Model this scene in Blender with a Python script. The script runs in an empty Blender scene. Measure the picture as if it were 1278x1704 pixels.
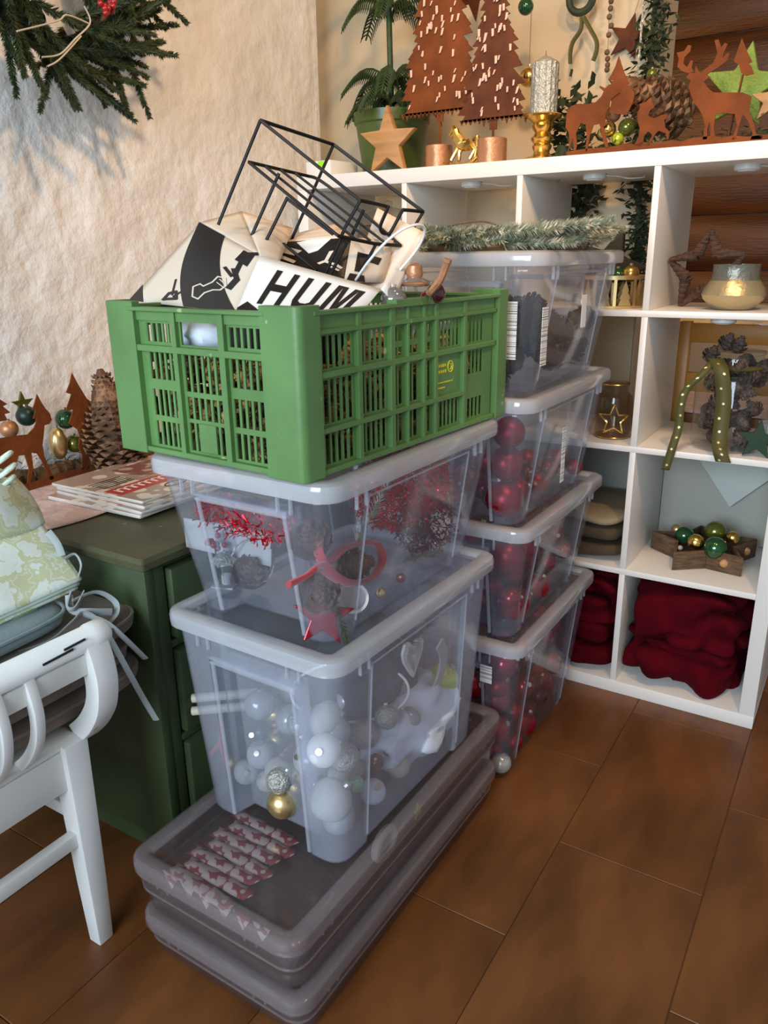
import bpy, bmesh, math, random
from mathutils import Vector as V, Matrix, Euler, noise
from math import sin, cos, pi, radians, sqrt
random.seed(7)
S = bpy.context.scene
# ---------------------------------------------------------------- camera
F, CX, CY = 1296.79, 639.0, 852.0                      # focal length and centre for a 1278x1704 frame
CAM = V((.1268, -2.0624, 1.2289)); YAW, PITCH, ROLL = -.5593, .3168, -.0139
fwd = V((sin(YAW)*cos(PITCH), cos(YAW)*cos(PITCH), -sin(PITCH))); r0 = V((cos(YAW), -sin(YAW), 0)); u0 = r0.cross(fwd)
RIGHT = r0*cos(ROLL)+u0*sin(ROLL); UP = -r0*sin(ROLL)+u0*cos(ROLL)
cd = bpy.data.cameras.new('camera'); co = bpy.data.objects.new('camera', cd); S.collection.objects.link(co)
m = Matrix.Identity(4)
for i in range(3): m[i][0], m[i][1], m[i][2], m[i][3] = RIGHT[i], UP[i], -fwd[i], CAM[i]
co.matrix_world = m; cd.sensor_fit = 'VERTICAL'; cd.sensor_height = 36; cd.lens = F*36/1704; cd.clip_start = .02
S.camera = co
# ---------------------------------------------------------------- light and exposure
W = bpy.data.worlds.new('world'); S.world = W; W.use_nodes = True
W.node_tree.nodes['Background'].inputs[0].default_value = (.78, .88, 1, 1); W.node_tree.nodes['Background'].inputs[1].default_value = .38
def area(name, loc, aim, size, sy, power, col):
    l = bpy.data.lights.new(name, 'AREA'); l.shape = 'RECTANGLE'; l.size = size; l.size_y = sy; l.energy = power; l.color = col
    o = bpy.data.objects.new(name, l); S.collection.objects.link(o); o.location = loc
    o.rotation_euler = (V(aim)-V(loc)).to_track_quat('-Z', 'Y').to_euler(); return o
def point(name, loc, power, col, rad=.05):
    l = bpy.data.lights.new(name, 'POINT'); l.energy = power; l.color = col; l.shadow_soft_size = rad
    o = bpy.data.objects.new(name, l); S.collection.objects.link(o); o.location = loc; return o
def spot(name, loc, aim, power, col, ang, blend=.6, rad=.05):
    l = bpy.data.lights.new(name, 'SPOT'); l.energy = power; l.color = col; l.spot_size = radians(ang); l.spot_blend = blend; l.shadow_soft_size = rad
    o = bpy.data.objects.new(name, l); S.collection.objects.link(o); o.location = loc
    o.rotation_euler = (V(aim)-V(loc)).to_track_quat('-Z', 'Y').to_euler(); return o
area('daylight_window', (-.35, -4.6, 1.75), (-.7, -.8, .8), 2.2, 1.5, 124, (.74, .87, 1))
spot('ceiling_spot_warm', (-.35, -.9, 2.38), (-1.3, .1, 1.35), 38, (1, .63, .34), 110, .8, .06)
spot('ceiling_spot_warm', (.35, -1.1, 2.38), (-.25, .1, 1.2), 38, (1, .61, .31), 105, .8, .06)
point('lamp_behind_shelf', (-.95, 1.15, 1.75), 5, (1, .66, .28), .08)
point('lamp_behind_shelf', (.45, 1.1, 2.1), .9, (1, .6, .25), .08)
S.view_settings.view_transform = 'Standard'; S.view_settings.look = 'None'; S.view_settings.gamma = 1; S.view_settings.use_curve_mapping = False
S.view_settings.exposure = 0.42
S.cycles.transparent_max_bounces = 40; S.cycles.max_bounces = 12; S.cycles.caustics_reflective = False; S.cycles.caustics_refractive = False
S.cycles.sample_clamp_indirect = 4
# ---------------------------------------------------------------- helpers
def at(px, py, ax, val):                                # the point of the scene plane (x, y or z = val) seen at a pixel of the photograph
    d = fwd*F+RIGHT*(px-CX)-UP*(py-CY); t = (val-CAM[ax])/d[ax]; return CAM+d*t
def tag(o, label=None, cat=None, group=None, kind=None):
    for k, v in (('label', label), ('category', cat), ('group', group), ('kind', kind)):
        if v: o[k] = v
    return o
def thing(name, label, cat, loc=(0, 0, 0), rz=0, group=None, rot=None):
    o = bpy.data.objects.new(name, None); S.collection.objects.link(o); o.location = loc; o.empty_display_size = .02
    o.rotation_euler = rot if rot else (0, 0, rz); return tag(o, label, cat, group)
class MB:
    def __init__(s): s.v = []; s.f = []; s.m = []
    def add(s, vs, fs, mi=0):
        n = len(s.v); s.v += [tuple(v) for v in vs]; s.f += [tuple(i+n for i in f) for f in fs]; s.m += [mi]*len(fs); return s
    def box(s, c, d, rot=None, mi=0):
        R = Euler(rot).to_matrix() if rot else Matrix.Identity(3)
        vs = [V(c)+R @ V((x*d[0]/2, y*d[1]/2, z*d[2]/2)) for x in (-1, 1) for y in (-1, 1) for z in (-1, 1)]
        return s.add(vs, [(0, 1, 3, 2), (4, 6, 7, 5), (0, 4, 5, 1), (2, 3, 7, 6), (0, 2, 6, 4), (1, 5, 7, 3)], mi)
    def bb(s, a, b, mi=0): return s.box([(a[i]+b[i])/2 for i in range(3)], [abs(b[i]-a[i]) for i in range(3)], None, mi)
    def bar(s, a, b, w, h, mi=0, up=(0, 0, 1)):
        a, b = V(a), V(b); d = (b-a).normalized(); x = d.cross(V(up))
        x = x.normalized() if x.length > 1e-4 else V((1, 0, 0)); y = x.cross(d)
        vs = [p+x*i*w/2+y*j*h/2 for p in (a, b) for i, j in ((-1, -1), (1, -1), (1, 1), (-1, 1))]
        return s.add(vs, [(3, 2, 1, 0), (4, 5, 6, 7), (0, 1, 5, 4), (1, 2, 6, 5), (2, 3, 7, 6), (3, 0, 4, 7)], mi)
    def tube(s, pts, r, n=8, closed=False, mi=0, flat=1):
        pts = [V(p) for p in pts]; k = len(pts); rs = r if isinstance(r, (list, tuple)) else [r]*k; rings = []; prev = None
        for i, p in enumerate(pts):
            a = pts[i-1] if i or closed else p; b = pts[(i+1) % k] if i < k-1 or closed else p
            d = (b-a).normalized()
            if prev is None: prev = d.orthogonal().normalized()
            x = prev-d*prev.dot(d); x = x.normalized() if x.length > 1e-6 else d.orthogonal().normalized(); prev = x; y = d.cross(x)
            rings.append([p+(x*cos(2*pi*j/n)+y*sin(2*pi*j/n)*flat)*rs[i] for j in range(n)])
        vs = [v for q in rings for v in q]; fs = []
        for i in range(k if closed else k-1):
            for j in range(n):
                a, b = i*n, ((i+1) % k)*n; fs.append((a+j, a+(j+1) % n, b+(j+1) % n, b+j))
        if not closed: fs += [tuple(range(n))[::-1], tuple((k-1)*n+j for j in range(n))]
        return s.add(vs, fs, mi)
    def lathe(s, prof, n=20, c=(0, 0, 0), M=None, mi=0, squash=None):
        vs = []; fs = []; k = len(prof)
        for i in range(n):
            a = 2*pi*i/n
            for r, z in prof:
                rr = r*(squash(a) if squash else 1); v = V((rr*cos(a), rr*sin(a), z)); vs.append((M @ v if M else v)+V(c))
        for i in range(n):
            for j in range(k-1):
                a, b = i*k, ((i+1) % n)*k; fs.append((a+j, b+j, b+j+1, a+j+1))
        if prof[0][0] > 1e-5: fs.append(tuple(i*k for i in range(n))[::-1])
        if prof[-1][0] > 1e-5: fs.append(tuple(i*k+k-1 for i in range(n)))
        return s.add(vs, fs, mi)
    def prism(s, poly, n, mi=0):                        # 3-D outline extruded along the vector n
        k = len(poly); a = [V(p) for p in poly]; n = V(n)
        return s.add(a+[p+n for p in a], [tuple(range(k))[::-1], tuple(range(k, 2*k))]+[(i, (i+1) % k, k+(i+1) % k, k+i) for i in range(k)], mi)
    def loft(s, loops, mi=0, cap0=False, cap1=False):
        n = len(loops[0]); vs = [v for l in loops for v in l]; fs = []
        for i in range(len(loops)-1):
            for j in range(n): fs.append((i*n+j, i*n+(j+1) % n, (i+1)*n+(j+1) % n, (i+1)*n+j))
        if cap0: fs.append(tuple(range(n))[::-1])
        if cap1: fs.append(tuple((len(loops)-1)*n+j for j in range(n)))
        return s.add(vs, fs, mi)
    def grid(s, fn, nu, nv, mi=0):
        vs = [fn(i/nu, j/nv) for i in range(nu+1) for j in range(nv+1)]; q = nv+1
        return s.add(vs, [(i*q+j, (i+1)*q+j, (i+1)*q+j+1, i*q+j+1) for i in range(nu) for j in range(nv)], mi)
    def sph(s, c, r, n=16, mi=0, sc=(1, 1, 1), fn=None):
        k = max(6, n*2//3); vs = []; fs = []
        for i in range(k+1):
            t = pi*i/k
            for j in range(n):
                a = 2*pi*j/n; d = V((sin(t)*cos(a), sin(t)*sin(a), cos(t))); q = fn(d) if fn else 1
                vs.append(V(c)+V((d.x*sc[0], d.y*sc[1], d.z*sc[2]))*r*q)
        for i in range(k):
            for j in range(n): fs.append((i*n+j, (i+1)*n+j, (i+1)*n+(j+1) % n, i*n+(j+1) % n))
        return s.add(vs, fs, mi)
    def mesh(s, name, mats, smooth=True, ang=35, bevel=0, seg=2):
        me = bpy.data.meshes.new(name); me.from_pydata(s.v, [], s.f)
        for mm in (mats if isinstance(mats, (list, tuple)) else [mats]): me.materials.append(mm)
        me.polygons.foreach_set('material_index', s.m)
        b = bmesh.new(); b.from_mesh(me); bmesh.ops.remove_doubles(b, verts=b.verts, dist=1e-5)
        bmesh.ops.recalc_face_normals(b, faces=b.faces)
        if bevel:
            es = [e for e in b.edges if len(e.link_faces) == 2 and e.calc_face_angle(0) > .6]
            bmesh.ops.bevel(b, geom=es, offset=bevel, segments=seg, affect='EDGES', profile=.5)
        b.to_mesh(me); b.free()
        if smooth: me.shade_smooth(); me.set_sharp_from_angle(angle=radians(ang))
        return me
    def build(s, name, mats, parent=None, smooth=True, ang=35, bevel=0, loc=None, seg=2, rot=None):
        return link(name, s.mesh(name, mats, smooth, ang, bevel, seg), parent, loc, rot)
def link(name, me, parent=None, loc=None, rot=None):
    o = bpy.data.objects.new(name, me); S.collection.objects.link(o)
    if parent: o.parent = parent
    if loc: o.location = loc
    if rot: o.rotation_euler = rot
    return o
KIDS = {}
def dup(src, loc=None, rot=None, sc=None, label=None, group=None, parent=None):
    c = src.copy(); S.collection.objects.link(c)
    if parent: c.parent = parent
    if loc is not None: c.location = loc
    if rot is not None: c.rotation_euler = rot
    if sc is not None: c.scale = (sc,)*3 if not hasattr(sc, '__len__') else sc
    if label: c['label'] = label
    if group: c['group'] = group
    for ch in list(src.children):
        if ch.name in S.collection.objects: dup(ch, parent=c)
    return c
def solid(o, t, off=-1):
    md = o.modifiers.new('thickness', 'SOLIDIFY'); md.thickness = t; md.offset = off; return o
def subd(o, n=1):
    md = o.modifiers.new('smooth', 'SUBSURF'); md.levels = n; md.render_levels = n; return o
def rrect(hx, hy, r, z, n=5):
    out = []
    for cx, cy, a0 in ((hx-r, hy-r, 0), (-hx+r, hy-r, 90), (-hx+r, -hy+r, 180), (hx-r, -hy+r, 270)):
        for i in range(n):
            a = radians(a0+90*i/(n-1)); out.append(V((cx+r*cos(a), cy+r*sin(a), z)))
    return out
def bez(p, n=12):                                       # Catmull-Rom through points
    p = [V(q) for q in p]; out = []
    for i in range(len(p)-1):
        a, b, c, d = p[max(i-1, 0)], p[i], p[i+1], p[min(i+2, len(p)-1)]
        for k in range(n):
            t = k/n; out.append(.5*((2*b)+(c-a)*t+(2*a-5*b+4*c-d)*t*t+(3*b-a-3*c+d)*t**3))
    return out+[p[-1]]
# ---------------------------------------------------------------- materials
def mat(name, col, rough=.5, metal=0, var=0, vscale=8, bump=0, bscale=40, col2=None, spec=.5, coat=0, stretch=(1, 1, 1), trans=0, sss=0, sheen=0, detail=4, alpha=None, wear=None, edge=(.42, .5)):
    M = bpy.data.materials.new(name); M.use_nodes = True; N = M.node_tree.nodes; Lk = M.node_tree.links; p = N['Principled BSDF']
    p.inputs['Base Color'].default_value = (*col, 1); p.inputs['Roughness'].default_value = rough; p.inputs['Metallic'].default_value = metal
    p.inputs['Specular IOR Level'].default_value = spec; p.inputs['Coat Weight'].default_value = coat; p.inputs['Transmission Weight'].default_value = trans
    p.inputs['Sheen Weight'].default_value = sheen
    if alpha is not None: p.inputs['Alpha'].default_value = alpha
    tc = mp = None
    if var or bump or col2 or wear:
        tc = N.new('ShaderNodeTexCoord'); mp = N.new('ShaderNodeMapping'); mp.inputs['Scale'].default_value = stretch; Lk.new(tc.outputs['Object'], mp.inputs['Vector'])
    last = None
    if var or col2:
        nz = N.new('ShaderNodeTexNoise'); nz.inputs['Scale'].default_value = vscale; nz.inputs['Detail'].default_value = detail; Lk.new(mp.outputs[0], nz.inputs['Vector'])
        mx = N.new('ShaderNodeMix'); mx.data_type = 'RGBA'
        c2 = col2 or tuple(c*(1-var) for c in col)
        mx.inputs[6].default_value = (*col, 1); mx.inputs[7].default_value = (*c2, 1)
        rp = N.new('ShaderNodeMapRange'); rp.inputs[1].default_value = edge[0] if wear is None and col2 else .35; rp.inputs[2].default_value = (edge[1] if wear is None and col2 else .65)
        Lk.new(nz.outputs['Fac'], rp.inputs[0]); Lk.new(rp.outputs[0], mx.inputs[0]); Lk.new(mx.outputs[2], p.inputs['Base Color']); last = mx.outputs[2]
    if wear:
        nz = N.new('ShaderNodeTexNoise'); nz.inputs['Scale'].default_value = wear[1]; nz.inputs['Detail'].default_value = 8; Lk.new(mp.outputs[0], nz.inputs['Vector'])
        rp = N.new('ShaderNodeMapRange'); rp.inputs[1].default_value = wear[2]; rp.inputs[2].default_value = wear[2]+.03; Lk.new(nz.outputs['Fac'], rp.inputs[0])
        mx = N.new('ShaderNodeMix'); mx.data_type = 'RGBA'; Lk.new(rp.outputs[0], mx.inputs[0])
        if last: Lk.new(last, mx.inputs[6])
        else: mx.inputs[6].default_value = (*col, 1)
        mx.inputs[7].default_value = (*wear[0], 1); Lk.new(mx.outputs[2], p.inputs['Base Color'])
    if bump:
        nz = N.new('ShaderNodeTexNoise'); nz.inputs['Scale'].default_value = bscale; nz.inputs['Detail'].default_value = 5; Lk.new(mp.outputs[0], nz.inputs['Vector'])
        bp = N.new('ShaderNodeBump'); bp.inputs['Strength'].default_value = bump; bp.inputs['Distance'].default_value = .01; Lk.new(nz.outputs['Fac'], bp.inputs['Height']); Lk.new(bp.outputs[0], p.inputs['Normal'])
    return M
def rim_fac(N, Lk, lo, hi):                             # weak reflection head-on, strong at grazing angles, alike from both sides
    f = N.new('ShaderNodeLayerWeight'); f.inputs[0].default_value = .5; p = N.new('ShaderNodeMath'); p.operation = 'POWER'; p.inputs[1].default_value = 3.4; Lk.new(f.outputs['Facing'], p.inputs[0])
    m = N.new('ShaderNodeMath'); m.operation = 'MULTIPLY_ADD'; m.inputs[1].default_value = hi; m.inputs[2].default_value = lo; Lk.new(p.outputs[0], m.inputs[0]); return m.outputs[0]
def plastic(name, fac, col=(.8, .84, .92), rough=.22, tint=(.95, .965, 1)):  # milky see-through plastic
    M = bpy.data.materials.new(name); M.use_nodes = True; N = M.node_tree.nodes; Lk = M.node_tree.links; p = N['Principled BSDF']
    p.inputs['Base Color'].default_value = (*col, 1); p.inputs['Roughness'].default_value = rough; p.inputs['Specular IOR Level'].default_value = .55
    t = N.new('ShaderNodeBsdfTransparent'); t.inputs[0].default_value = (*tint, 1)
    tl = N.new('ShaderNodeBsdfTranslucent'); tl.inputs[0].default_value = (*col, 1)
    a = N.new('ShaderNodeMixShader'); a.inputs[0].default_value = .35; Lk.new(p.outputs[0], a.inputs[1]); Lk.new(tl.outputs[0], a.inputs[2])
    mx = N.new('ShaderNodeMixShader'); mx.inputs[0].default_value = fac; Lk.new(t.outputs[0], mx.inputs[1]); Lk.new(a.outputs[0], mx.inputs[2])
    gl = N.new('ShaderNodeBsdfGlossy'); gl.inputs['Roughness'].default_value = .07; m2 = N.new('ShaderNodeMixShader'); Lk.new(rim_fac(N, Lk, .03, .34), m2.inputs[0]); Lk.new(mx.outputs[0], m2.inputs[1]); Lk.new(gl.outputs[0], m2.inputs[2])
    Lk.new(m2.outputs[0], N['Material Output'].inputs[0]); return M
def glassy(name, col=(.95, .97, 1), fac=.12):          # thin clear glass: see-through, with mirror-like glints towards its edges
    M = bpy.data.materials.new(name); M.use_nodes = True; N = M.node_tree.nodes; Lk = M.node_tree.links
    t = N.new('ShaderNodeBsdfTransparent'); t.inputs[0].default_value = (*col, 1); g = N.new('ShaderNodeBsdfGlossy'); g.inputs['Roughness'].default_value = .04
    mx = N.new('ShaderNodeMixShader'); Lk.new(rim_fac(N, Lk, .05, .75), mx.inputs[0]); Lk.new(t.outputs[0], mx.inputs[1]); Lk.new(g.outputs[0], mx.inputs[2])
    Lk.new(mx.outputs[0], N['Material Output'].inputs[0]); return M
def floral(name, a, b, scale):                          # lacy flower print
    M = bpy.data.materials.new(name); M.use_nodes = True; N = M.node_tree.nodes; Lk = M.node_tree.links; p = N['Principled BSDF']; p.inputs['Roughness'].default_value = .85
    tc = N.new('ShaderNodeTexCoord'); nz = N.new('ShaderNodeTexNoise'); nz.inputs['Scale'].default_value = scale*2.2; Lk.new(tc.outputs['Object'], nz.inputs['Vector'])
    ad = N.new('ShaderNodeVectorMath'); ad.operation = 'MULTIPLY_ADD'; ad.inputs[1].default_value = (.035,)*3; Lk.new(nz.outputs['Color'], ad.inputs[0]); Lk.new(tc.outputs['Object'], ad.inputs[2])
    v = N.new('ShaderNodeTexVoronoi'); v.inputs['Scale'].default_value = scale; Lk.new(ad.outputs[0], v.inputs['Vector'])
    m1 = N.new('ShaderNodeMath'); m1.operation = 'MULTIPLY'; m1.inputs[1].default_value = 26; Lk.new(v.outputs['Distance'], m1.inputs[0])
    m2 = N.new('ShaderNodeMath'); m2.operation = 'SINE'; Lk.new(m1.outputs[0], m2.inputs[0])
    m3 = N.new('ShaderNodeMath'); m3.operation = 'MULTIPLY_ADD'; m3.inputs[1].default_value = 5.5; m3.inputs[2].default_value = -2.6; Lk.new(v.outputs['Distance'], m3.inputs[0])
    m4 = N.new('ShaderNodeMath'); m4.operation = 'ADD'; Lk.new(m2.outputs[0], m4.inputs[0]); Lk.new(m3.outputs[0], m4.inputs[1])
    r = N.new('ShaderNodeMapRange'); r.inputs[1].default_value = -.1; r.inputs[2].default_value = .5; Lk.new(m4.outputs[0], r.inputs[0])
    mx = N.new('ShaderNodeMix'); mx.data_type = 'RGBA'; mx.inputs[6].default_value = (*a, 1); mx.inputs[7].default_value = (*b, 1); Lk.new(r.outputs[0], mx.inputs[0]); Lk.new(mx.outputs[2], p.inputs['Base Color']); return M
def printed(name, a, b, scale, kind='VORONOI', thr=.5, rough=.6, vec=(1, 1, 1)):
    M = bpy.data.materials.new(name); M.use_nodes = True; N = M.node_tree.nodes; Lk = M.node_tree.links; p = N['Principled BSDF']; p.inputs['Roughness'].default_value = rough
    tc = N.new('ShaderNodeTexCoord'); mp = N.new('ShaderNodeMapping'); mp.inputs['Scale'].default_value = vec; Lk.new(tc.outputs['Object'], mp.inputs['Vector'])
    if kind == 'WAVE':
        t = N.new('ShaderNodeTexNoise'); t.noise_dimensions = '1D'; sx = N.new('ShaderNodeSeparateXYZ'); Lk.new(mp.outputs[0], sx.inputs[0]); Lk.new(sx.outputs[2], t.inputs['W']); out = t.outputs['Fac']
    else:
        t = N.new('ShaderNodeTexVoronoi'); Lk.new(mp.outputs[0], t.inputs['Vector']); out = t.outputs['Distance']
    t.inputs['Scale'].default_value = scale
    r = N.new('ShaderNodeMapRange'); r.inputs[1].default_value = thr-.03; r.inputs[2].default_value = thr+.03; Lk.new(out, r.inputs[0])
    mx = N.new('ShaderNodeMix'); mx.data_type = 'RGBA'; mx.inputs[6].default_value = (*a, 1); mx.inputs[7].default_value = (*b, 1)
    Lk.new(r.outputs[0], mx.inputs[0]); Lk.new(mx.outputs[2], p.inputs['Base Color']); return M
M_white = mat('white_laminate', (.78, .76, .72), .35)
M_plaster = mat('rough_plaster', (.9, .88, .84), .9, bump=.6, bscale=34, var=.1, vscale=5, spec=.2)
M_cream = mat('cream_plaster', (.66, .53, .35), .9, bump=.5, bscale=14, var=.15, vscale=4, spec=.2)
M_tile = mat('brown_floor_tile', (.21, .075, .02), .4, var=.5, vscale=5, bump=.12, bscale=22, stretch=(1.6, .6, 1), spec=.4, detail=9)
M_tile2 = mat('brown_floor_tile_light', (.23, .086, .025), .4, var=.5, vscale=5, bump=.12, bscale=22, stretch=(1.6, .6, 1), spec=.4, detail=9)
M_grout = mat('floor_joint', (.2, .1, .05), .8)
M_log = mat('stained_log', (.12, .036, .007), .45, var=.55, vscale=3, stretch=(.7, 6, 6), bump=.3, bscale=30)
M_beam = mat('stained_beam', (.3, .11, .025), .5, var=.4, vscale=4, stretch=(5, 5, .6))
M_body = plastic('clear_box_plastic', .075, (.78, .83, .94)); M_bodyA = plastic('milky_box_plastic', .19, (.82, .87, .97))
M_ridge = plastic('thick_box_plastic', .28, (.84, .88, .95))
M_lid = plastic('milky_lid_rim', .38, (.92, .94, .97), .1)
M_pan = plastic('lid_panel_plastic', .13, (.72, .74, .8))
M_smoke = plastic('grey_box_plastic', .13, (.42, .37, .37), .12, (.9, .87, .88)); M_smokelid = plastic('grey_lid_rim', .28, (.52, .47, .48), .08, (.92, .9, .91)); M_smokepan = plastic('grey_lid_panel', .1, (.4, .35, .35), .12, (.9, .87, .88))
M_crate = mat('green_crate_plastic', (.115, .25, .075), .42, var=.25, vscale=7, bump=.05, bscale=60, wear=((.3, .42, .2), 26, .69))
M_yellow = mat('yellow_print', (.75, .7, .02), .5)
M_black = mat('black_wire', (.006, .006, .007), .5, spec=.3)
M_paper = mat('white_paper', (.86, .82, .77), .65); M_kraft = mat('cream_paper', (.72, .62, .5), .7); M_ink = mat('black_ink', (.014, .011, .011), .4); M_inner = mat('paper_inside', (.8, .68, .56), .75)
M_green = mat('dresser_paint', (.052, .085, .032), .5, var=.4, vscale=5, bump=.08, bscale=30, wear=((.3, .22, .08), 16, .73))
M_edge = mat('worn_wood_edge', (.33, .2, .07), .6, col2=(.08, .12, .03), vscale=30)
M_dark = mat('dark_gap', (.01, .008, .006), .8)
M_rust = mat('rusted_steel', (.2, .052, .01), .75, var=.4, vscale=14, bump=.15, bscale=90, spec=.25)
M_rust2 = mat('dark_rusted_steel', (.125, .036, .013), .75, var=.4, vscale=14, bump=.15, bscale=90, spec=.25)
M_copper = mat('copper_wrap', (.5, .24, .12), .4, .5, bump=.4, bscale=30)
M_chair = mat('white_chair_paint', (.8, .82, .8), .4, wear=((.3, .24, .18), 14, .74), var=.08)
M_taupe = mat('taupe_cushion', (.2, .155, .125), .9, sheen=.3, bump=.1, bscale=120)
M_tie = mat('pale_grey_tie', (.34, .38, .38), .85); M_greyblue = mat('grey_blue_cloth', (.2, .28, .3), .9, sheen=.3, bump=.1, bscale=150)
M_fabric = floral('green_floral_fabric', (.86, .95, .9), (.68, .73, .46), 24)
M_mint = mat('mint_cloth', (.72, .85, .72), .85); M_lime = mat('lime_cloth', (.55, .75, .4), .85)
M_runner = mat('pale_runner', (.72, .55, .52), .85, bump=.4, bscale=40, col2=(.62, .45, .42), vscale=30)
M_mag = printed('magazine_cover', (.78, .7, .6), (.42, .3, .25), 24, thr=.42, rough=.35); M_magred = mat('magazine_red', (.5, .05, .04), .35); M_page = mat('magazine_pages', (.78, .72, .66), .6, var=.3, vscale=200, stretch=(.1, .1, 3))
M_needle = mat('fir_needles', (.055, .075, .022), .6, var=.5, vscale=30); M_frost = mat('frosted_needles', (.55, .54, .44), .7, col2=(.2, .23, .14), vscale=60); M_arau = mat('araucaria_needles', (.03, .065, .012), .6, var=.5, vscale=30)
M_twig = mat('brown_twig', (.16, .09, .04), .8, var=.4, vscale=30); M_pale = mat('pale_twig', (.55, .45, .32), .7)
M_berry = mat('red_berry', (.35, .008, .012), .3, coat=.4)
M_cone = mat('pine_cone', (.11, .05, .022), .75, col2=(.3, .16, .08), vscale=25, edge=(.5, .62)); M_cone2 = mat('dark_cone', (.03, .026, .024), .8, var=.5, vscale=20); M_conegold = mat('golden_brown_cone', (.42, .27, .09), .6, col2=(.08, .05, .02), vscale=30)
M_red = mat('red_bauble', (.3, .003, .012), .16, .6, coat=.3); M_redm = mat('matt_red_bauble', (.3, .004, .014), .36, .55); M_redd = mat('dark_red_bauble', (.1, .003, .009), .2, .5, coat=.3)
M_cap = mat('bauble_cap', (.75, .7, .55), .3, 1)
M_gold = mat('gold_metal', (.85, .55, .16), .22, 1); M_palegold = mat('pale_gold', (.78, .58, .27), .3, .9); M_gbaub = mat('green_bauble', (.02, .09, .03), .15, .4, coat=.6); M_olive = mat('olive_bauble', (.14, .16, .02), .2, .5, coat=.5); M_dgreen = mat('dark_green_bauble', (.02, .045, .03), .35, .4)
M_silver = mat('silver_glitter', (.5, .5, .44), .35, .6, bump=.8, bscale=130); M_wood = mat('light_wood', (.52, .27, .1), .55, var=.35, vscale=5, stretch=(1, 1, 9)); M_pot = mat('green_pot', (.06, .1, .016), .35, var=.3, vscale=9)
M_fleece = mat('red_fleece', (.085, .001, .0055), .95, spec=.1, bump=.25, bscale=90, var=.35, vscale=12)
M_greycloth = mat('grey_green_cloth', (.4, .4, .35), .9, bump=.15, bscale=150); M_brownfold = mat('brown_blanket', (.1, .068, .038), .95, var=.3, vscale=15); M_tan = mat('tan_blanket', (.32, .26, .16), .95)
M_glass = glassy('clear_glass', (.93, .95, .95), .1); M_amber = glassy('brown_glass', (.75, .66, .56), .12)
M_ribbon = mat('olive_ribbon', (.075, .07, .014), .65); M_star = mat('gold_star_print', (.75, .6, .25), .4, .5); M_bark = mat('rattan', (.1, .05, .03), .85, var=.6, vscale=30, stretch=(1, 1, 6), bump=.6, bscale=60); M_bark2 = mat('weathered_wood', (.16, .09, .045), .85, var=.5, vscale=25, stretch=(1, 1, 5), bump=.6, bscale=50)
M_dkgreen = mat('dark_green_felt', (.012, .04, .02), .8); M_lgreen = mat('green_glitter', (.22, .34, .06), .6, bump=.8, bscale=120)
M_votive = mat('mottled_silver_gold', (.56, .47, .28), .34, .8, bump=.25, bscale=40); M_vtop = mat('grey_silver_rim', (.2, .205, .17), .35, .6, bump=.4, bscale=60)
M_felt = mat('white_felt', (.5, .49, .46), .9, bump=.2, bscale=80); M_pearl = mat('pearl_white', (.42, .43, .43), .22, .25, coat=.5); M_wht = mat('white_enamel', (.82, .8, .76), .4); M_limeb = mat('lime_bauble', (.6, .7, .05), .15, .5, coat=.5); M_mintb = mat('mint_bauble', (.35, .65, .35), .2, .3, coat=.5); M_beige = mat('beige_bauble', (.5, .44, .33), .4)
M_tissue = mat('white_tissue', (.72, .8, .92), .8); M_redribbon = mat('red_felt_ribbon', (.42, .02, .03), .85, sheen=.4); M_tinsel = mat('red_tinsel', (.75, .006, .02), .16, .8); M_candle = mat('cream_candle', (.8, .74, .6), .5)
M_redprint = printed('red_white_print', (.66, .6, .57), (.33, .05, .06), 60, thr=.6, rough=.6); M_brownstuff = mat('brown_fabric', (.1, .062, .045), .9, var=.4, vscale=18, stretch=(1, 8, 1)); M_purple = mat('dark_plum_fabric', (.06, .035, .035), .9, var=.5, vscale=12)
M_label = printed('barcode_label', (.85, .86, .86), (.06, .06, .07), 420, 'WAVE', .56, .5); M_labelw = mat('white_sticker', (.85, .86, .88), .5); M_lamp = mat('lamp_plastic', (.6, .6, .58), .4); M_dress = mat('orange_wood', (.5, .22, .03), .4)
M_garl = mat('garland_leaves', (.03, .045, .014), .7, var=.5, vscale=20); M_lime2 = mat('lime_sticker', (.3, .8, .02), .5)
# ================================================================ setting
floor = tag(MB().bb((-2.2, -3.2, -.06), (1.6, 2.2, -.004)).build('floor', M_grout, None, False), kind='structure')
tm = [MB().bb((-.1493, -.2993, -.006), (.1493, .2993, 0)).mesh('tile', q, False, bevel=.0012, seg=1) for q in (M_tile, M_tile2)]
for ci in range(-7, 5):
    for ri in range(-6, 4):
        y0 = -.367 if ci % 2 == 0 else -.675
        c = V((.3*ci+.15, y0+.6*ri+.3, 0))
        if -2.2 < c.x < 1.6 and -3.2 < c.y < 2.1 and not (c.x < -1.75): link('tile', tm[(ci*3+ri*5) % 3 % 2], floor, c)
WX = -1.64
def wallp(u, v):
    y = -2.7+u*3.08; z = 2.5*v; q = V((y*1.0, z*1.0, 3.1))
    d = noise.noise(q*5)*.008+noise.noise(q*12+V((3, 1, 7)))*.0048+noise.noise(q*27)*.0026+noise.noise(q*60)*.0005
    d *= 1 if u < .985 else .2
    return V((WX+d-.004*(u > .985), y, z))
wl = MB().grid(wallp, 260, 210); wl.bb((WX-.16, -2.7, 0), (WX-.03, .378, 2.5)); wl.bb((WX-.05, .36, 0), (WX-.004, .378, 2.5))
tag(wl.build('wall_left', M_plaster, None, True, 80), kind='structure')
def wallb(u, v):
    x = -2.2+u*1.66; z = 2.5*v; q = V((x, z, 9.3)); return V((x, .52+noise.noise(q*4)*.012+noise.noise(q*11)*.006, z))
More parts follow.
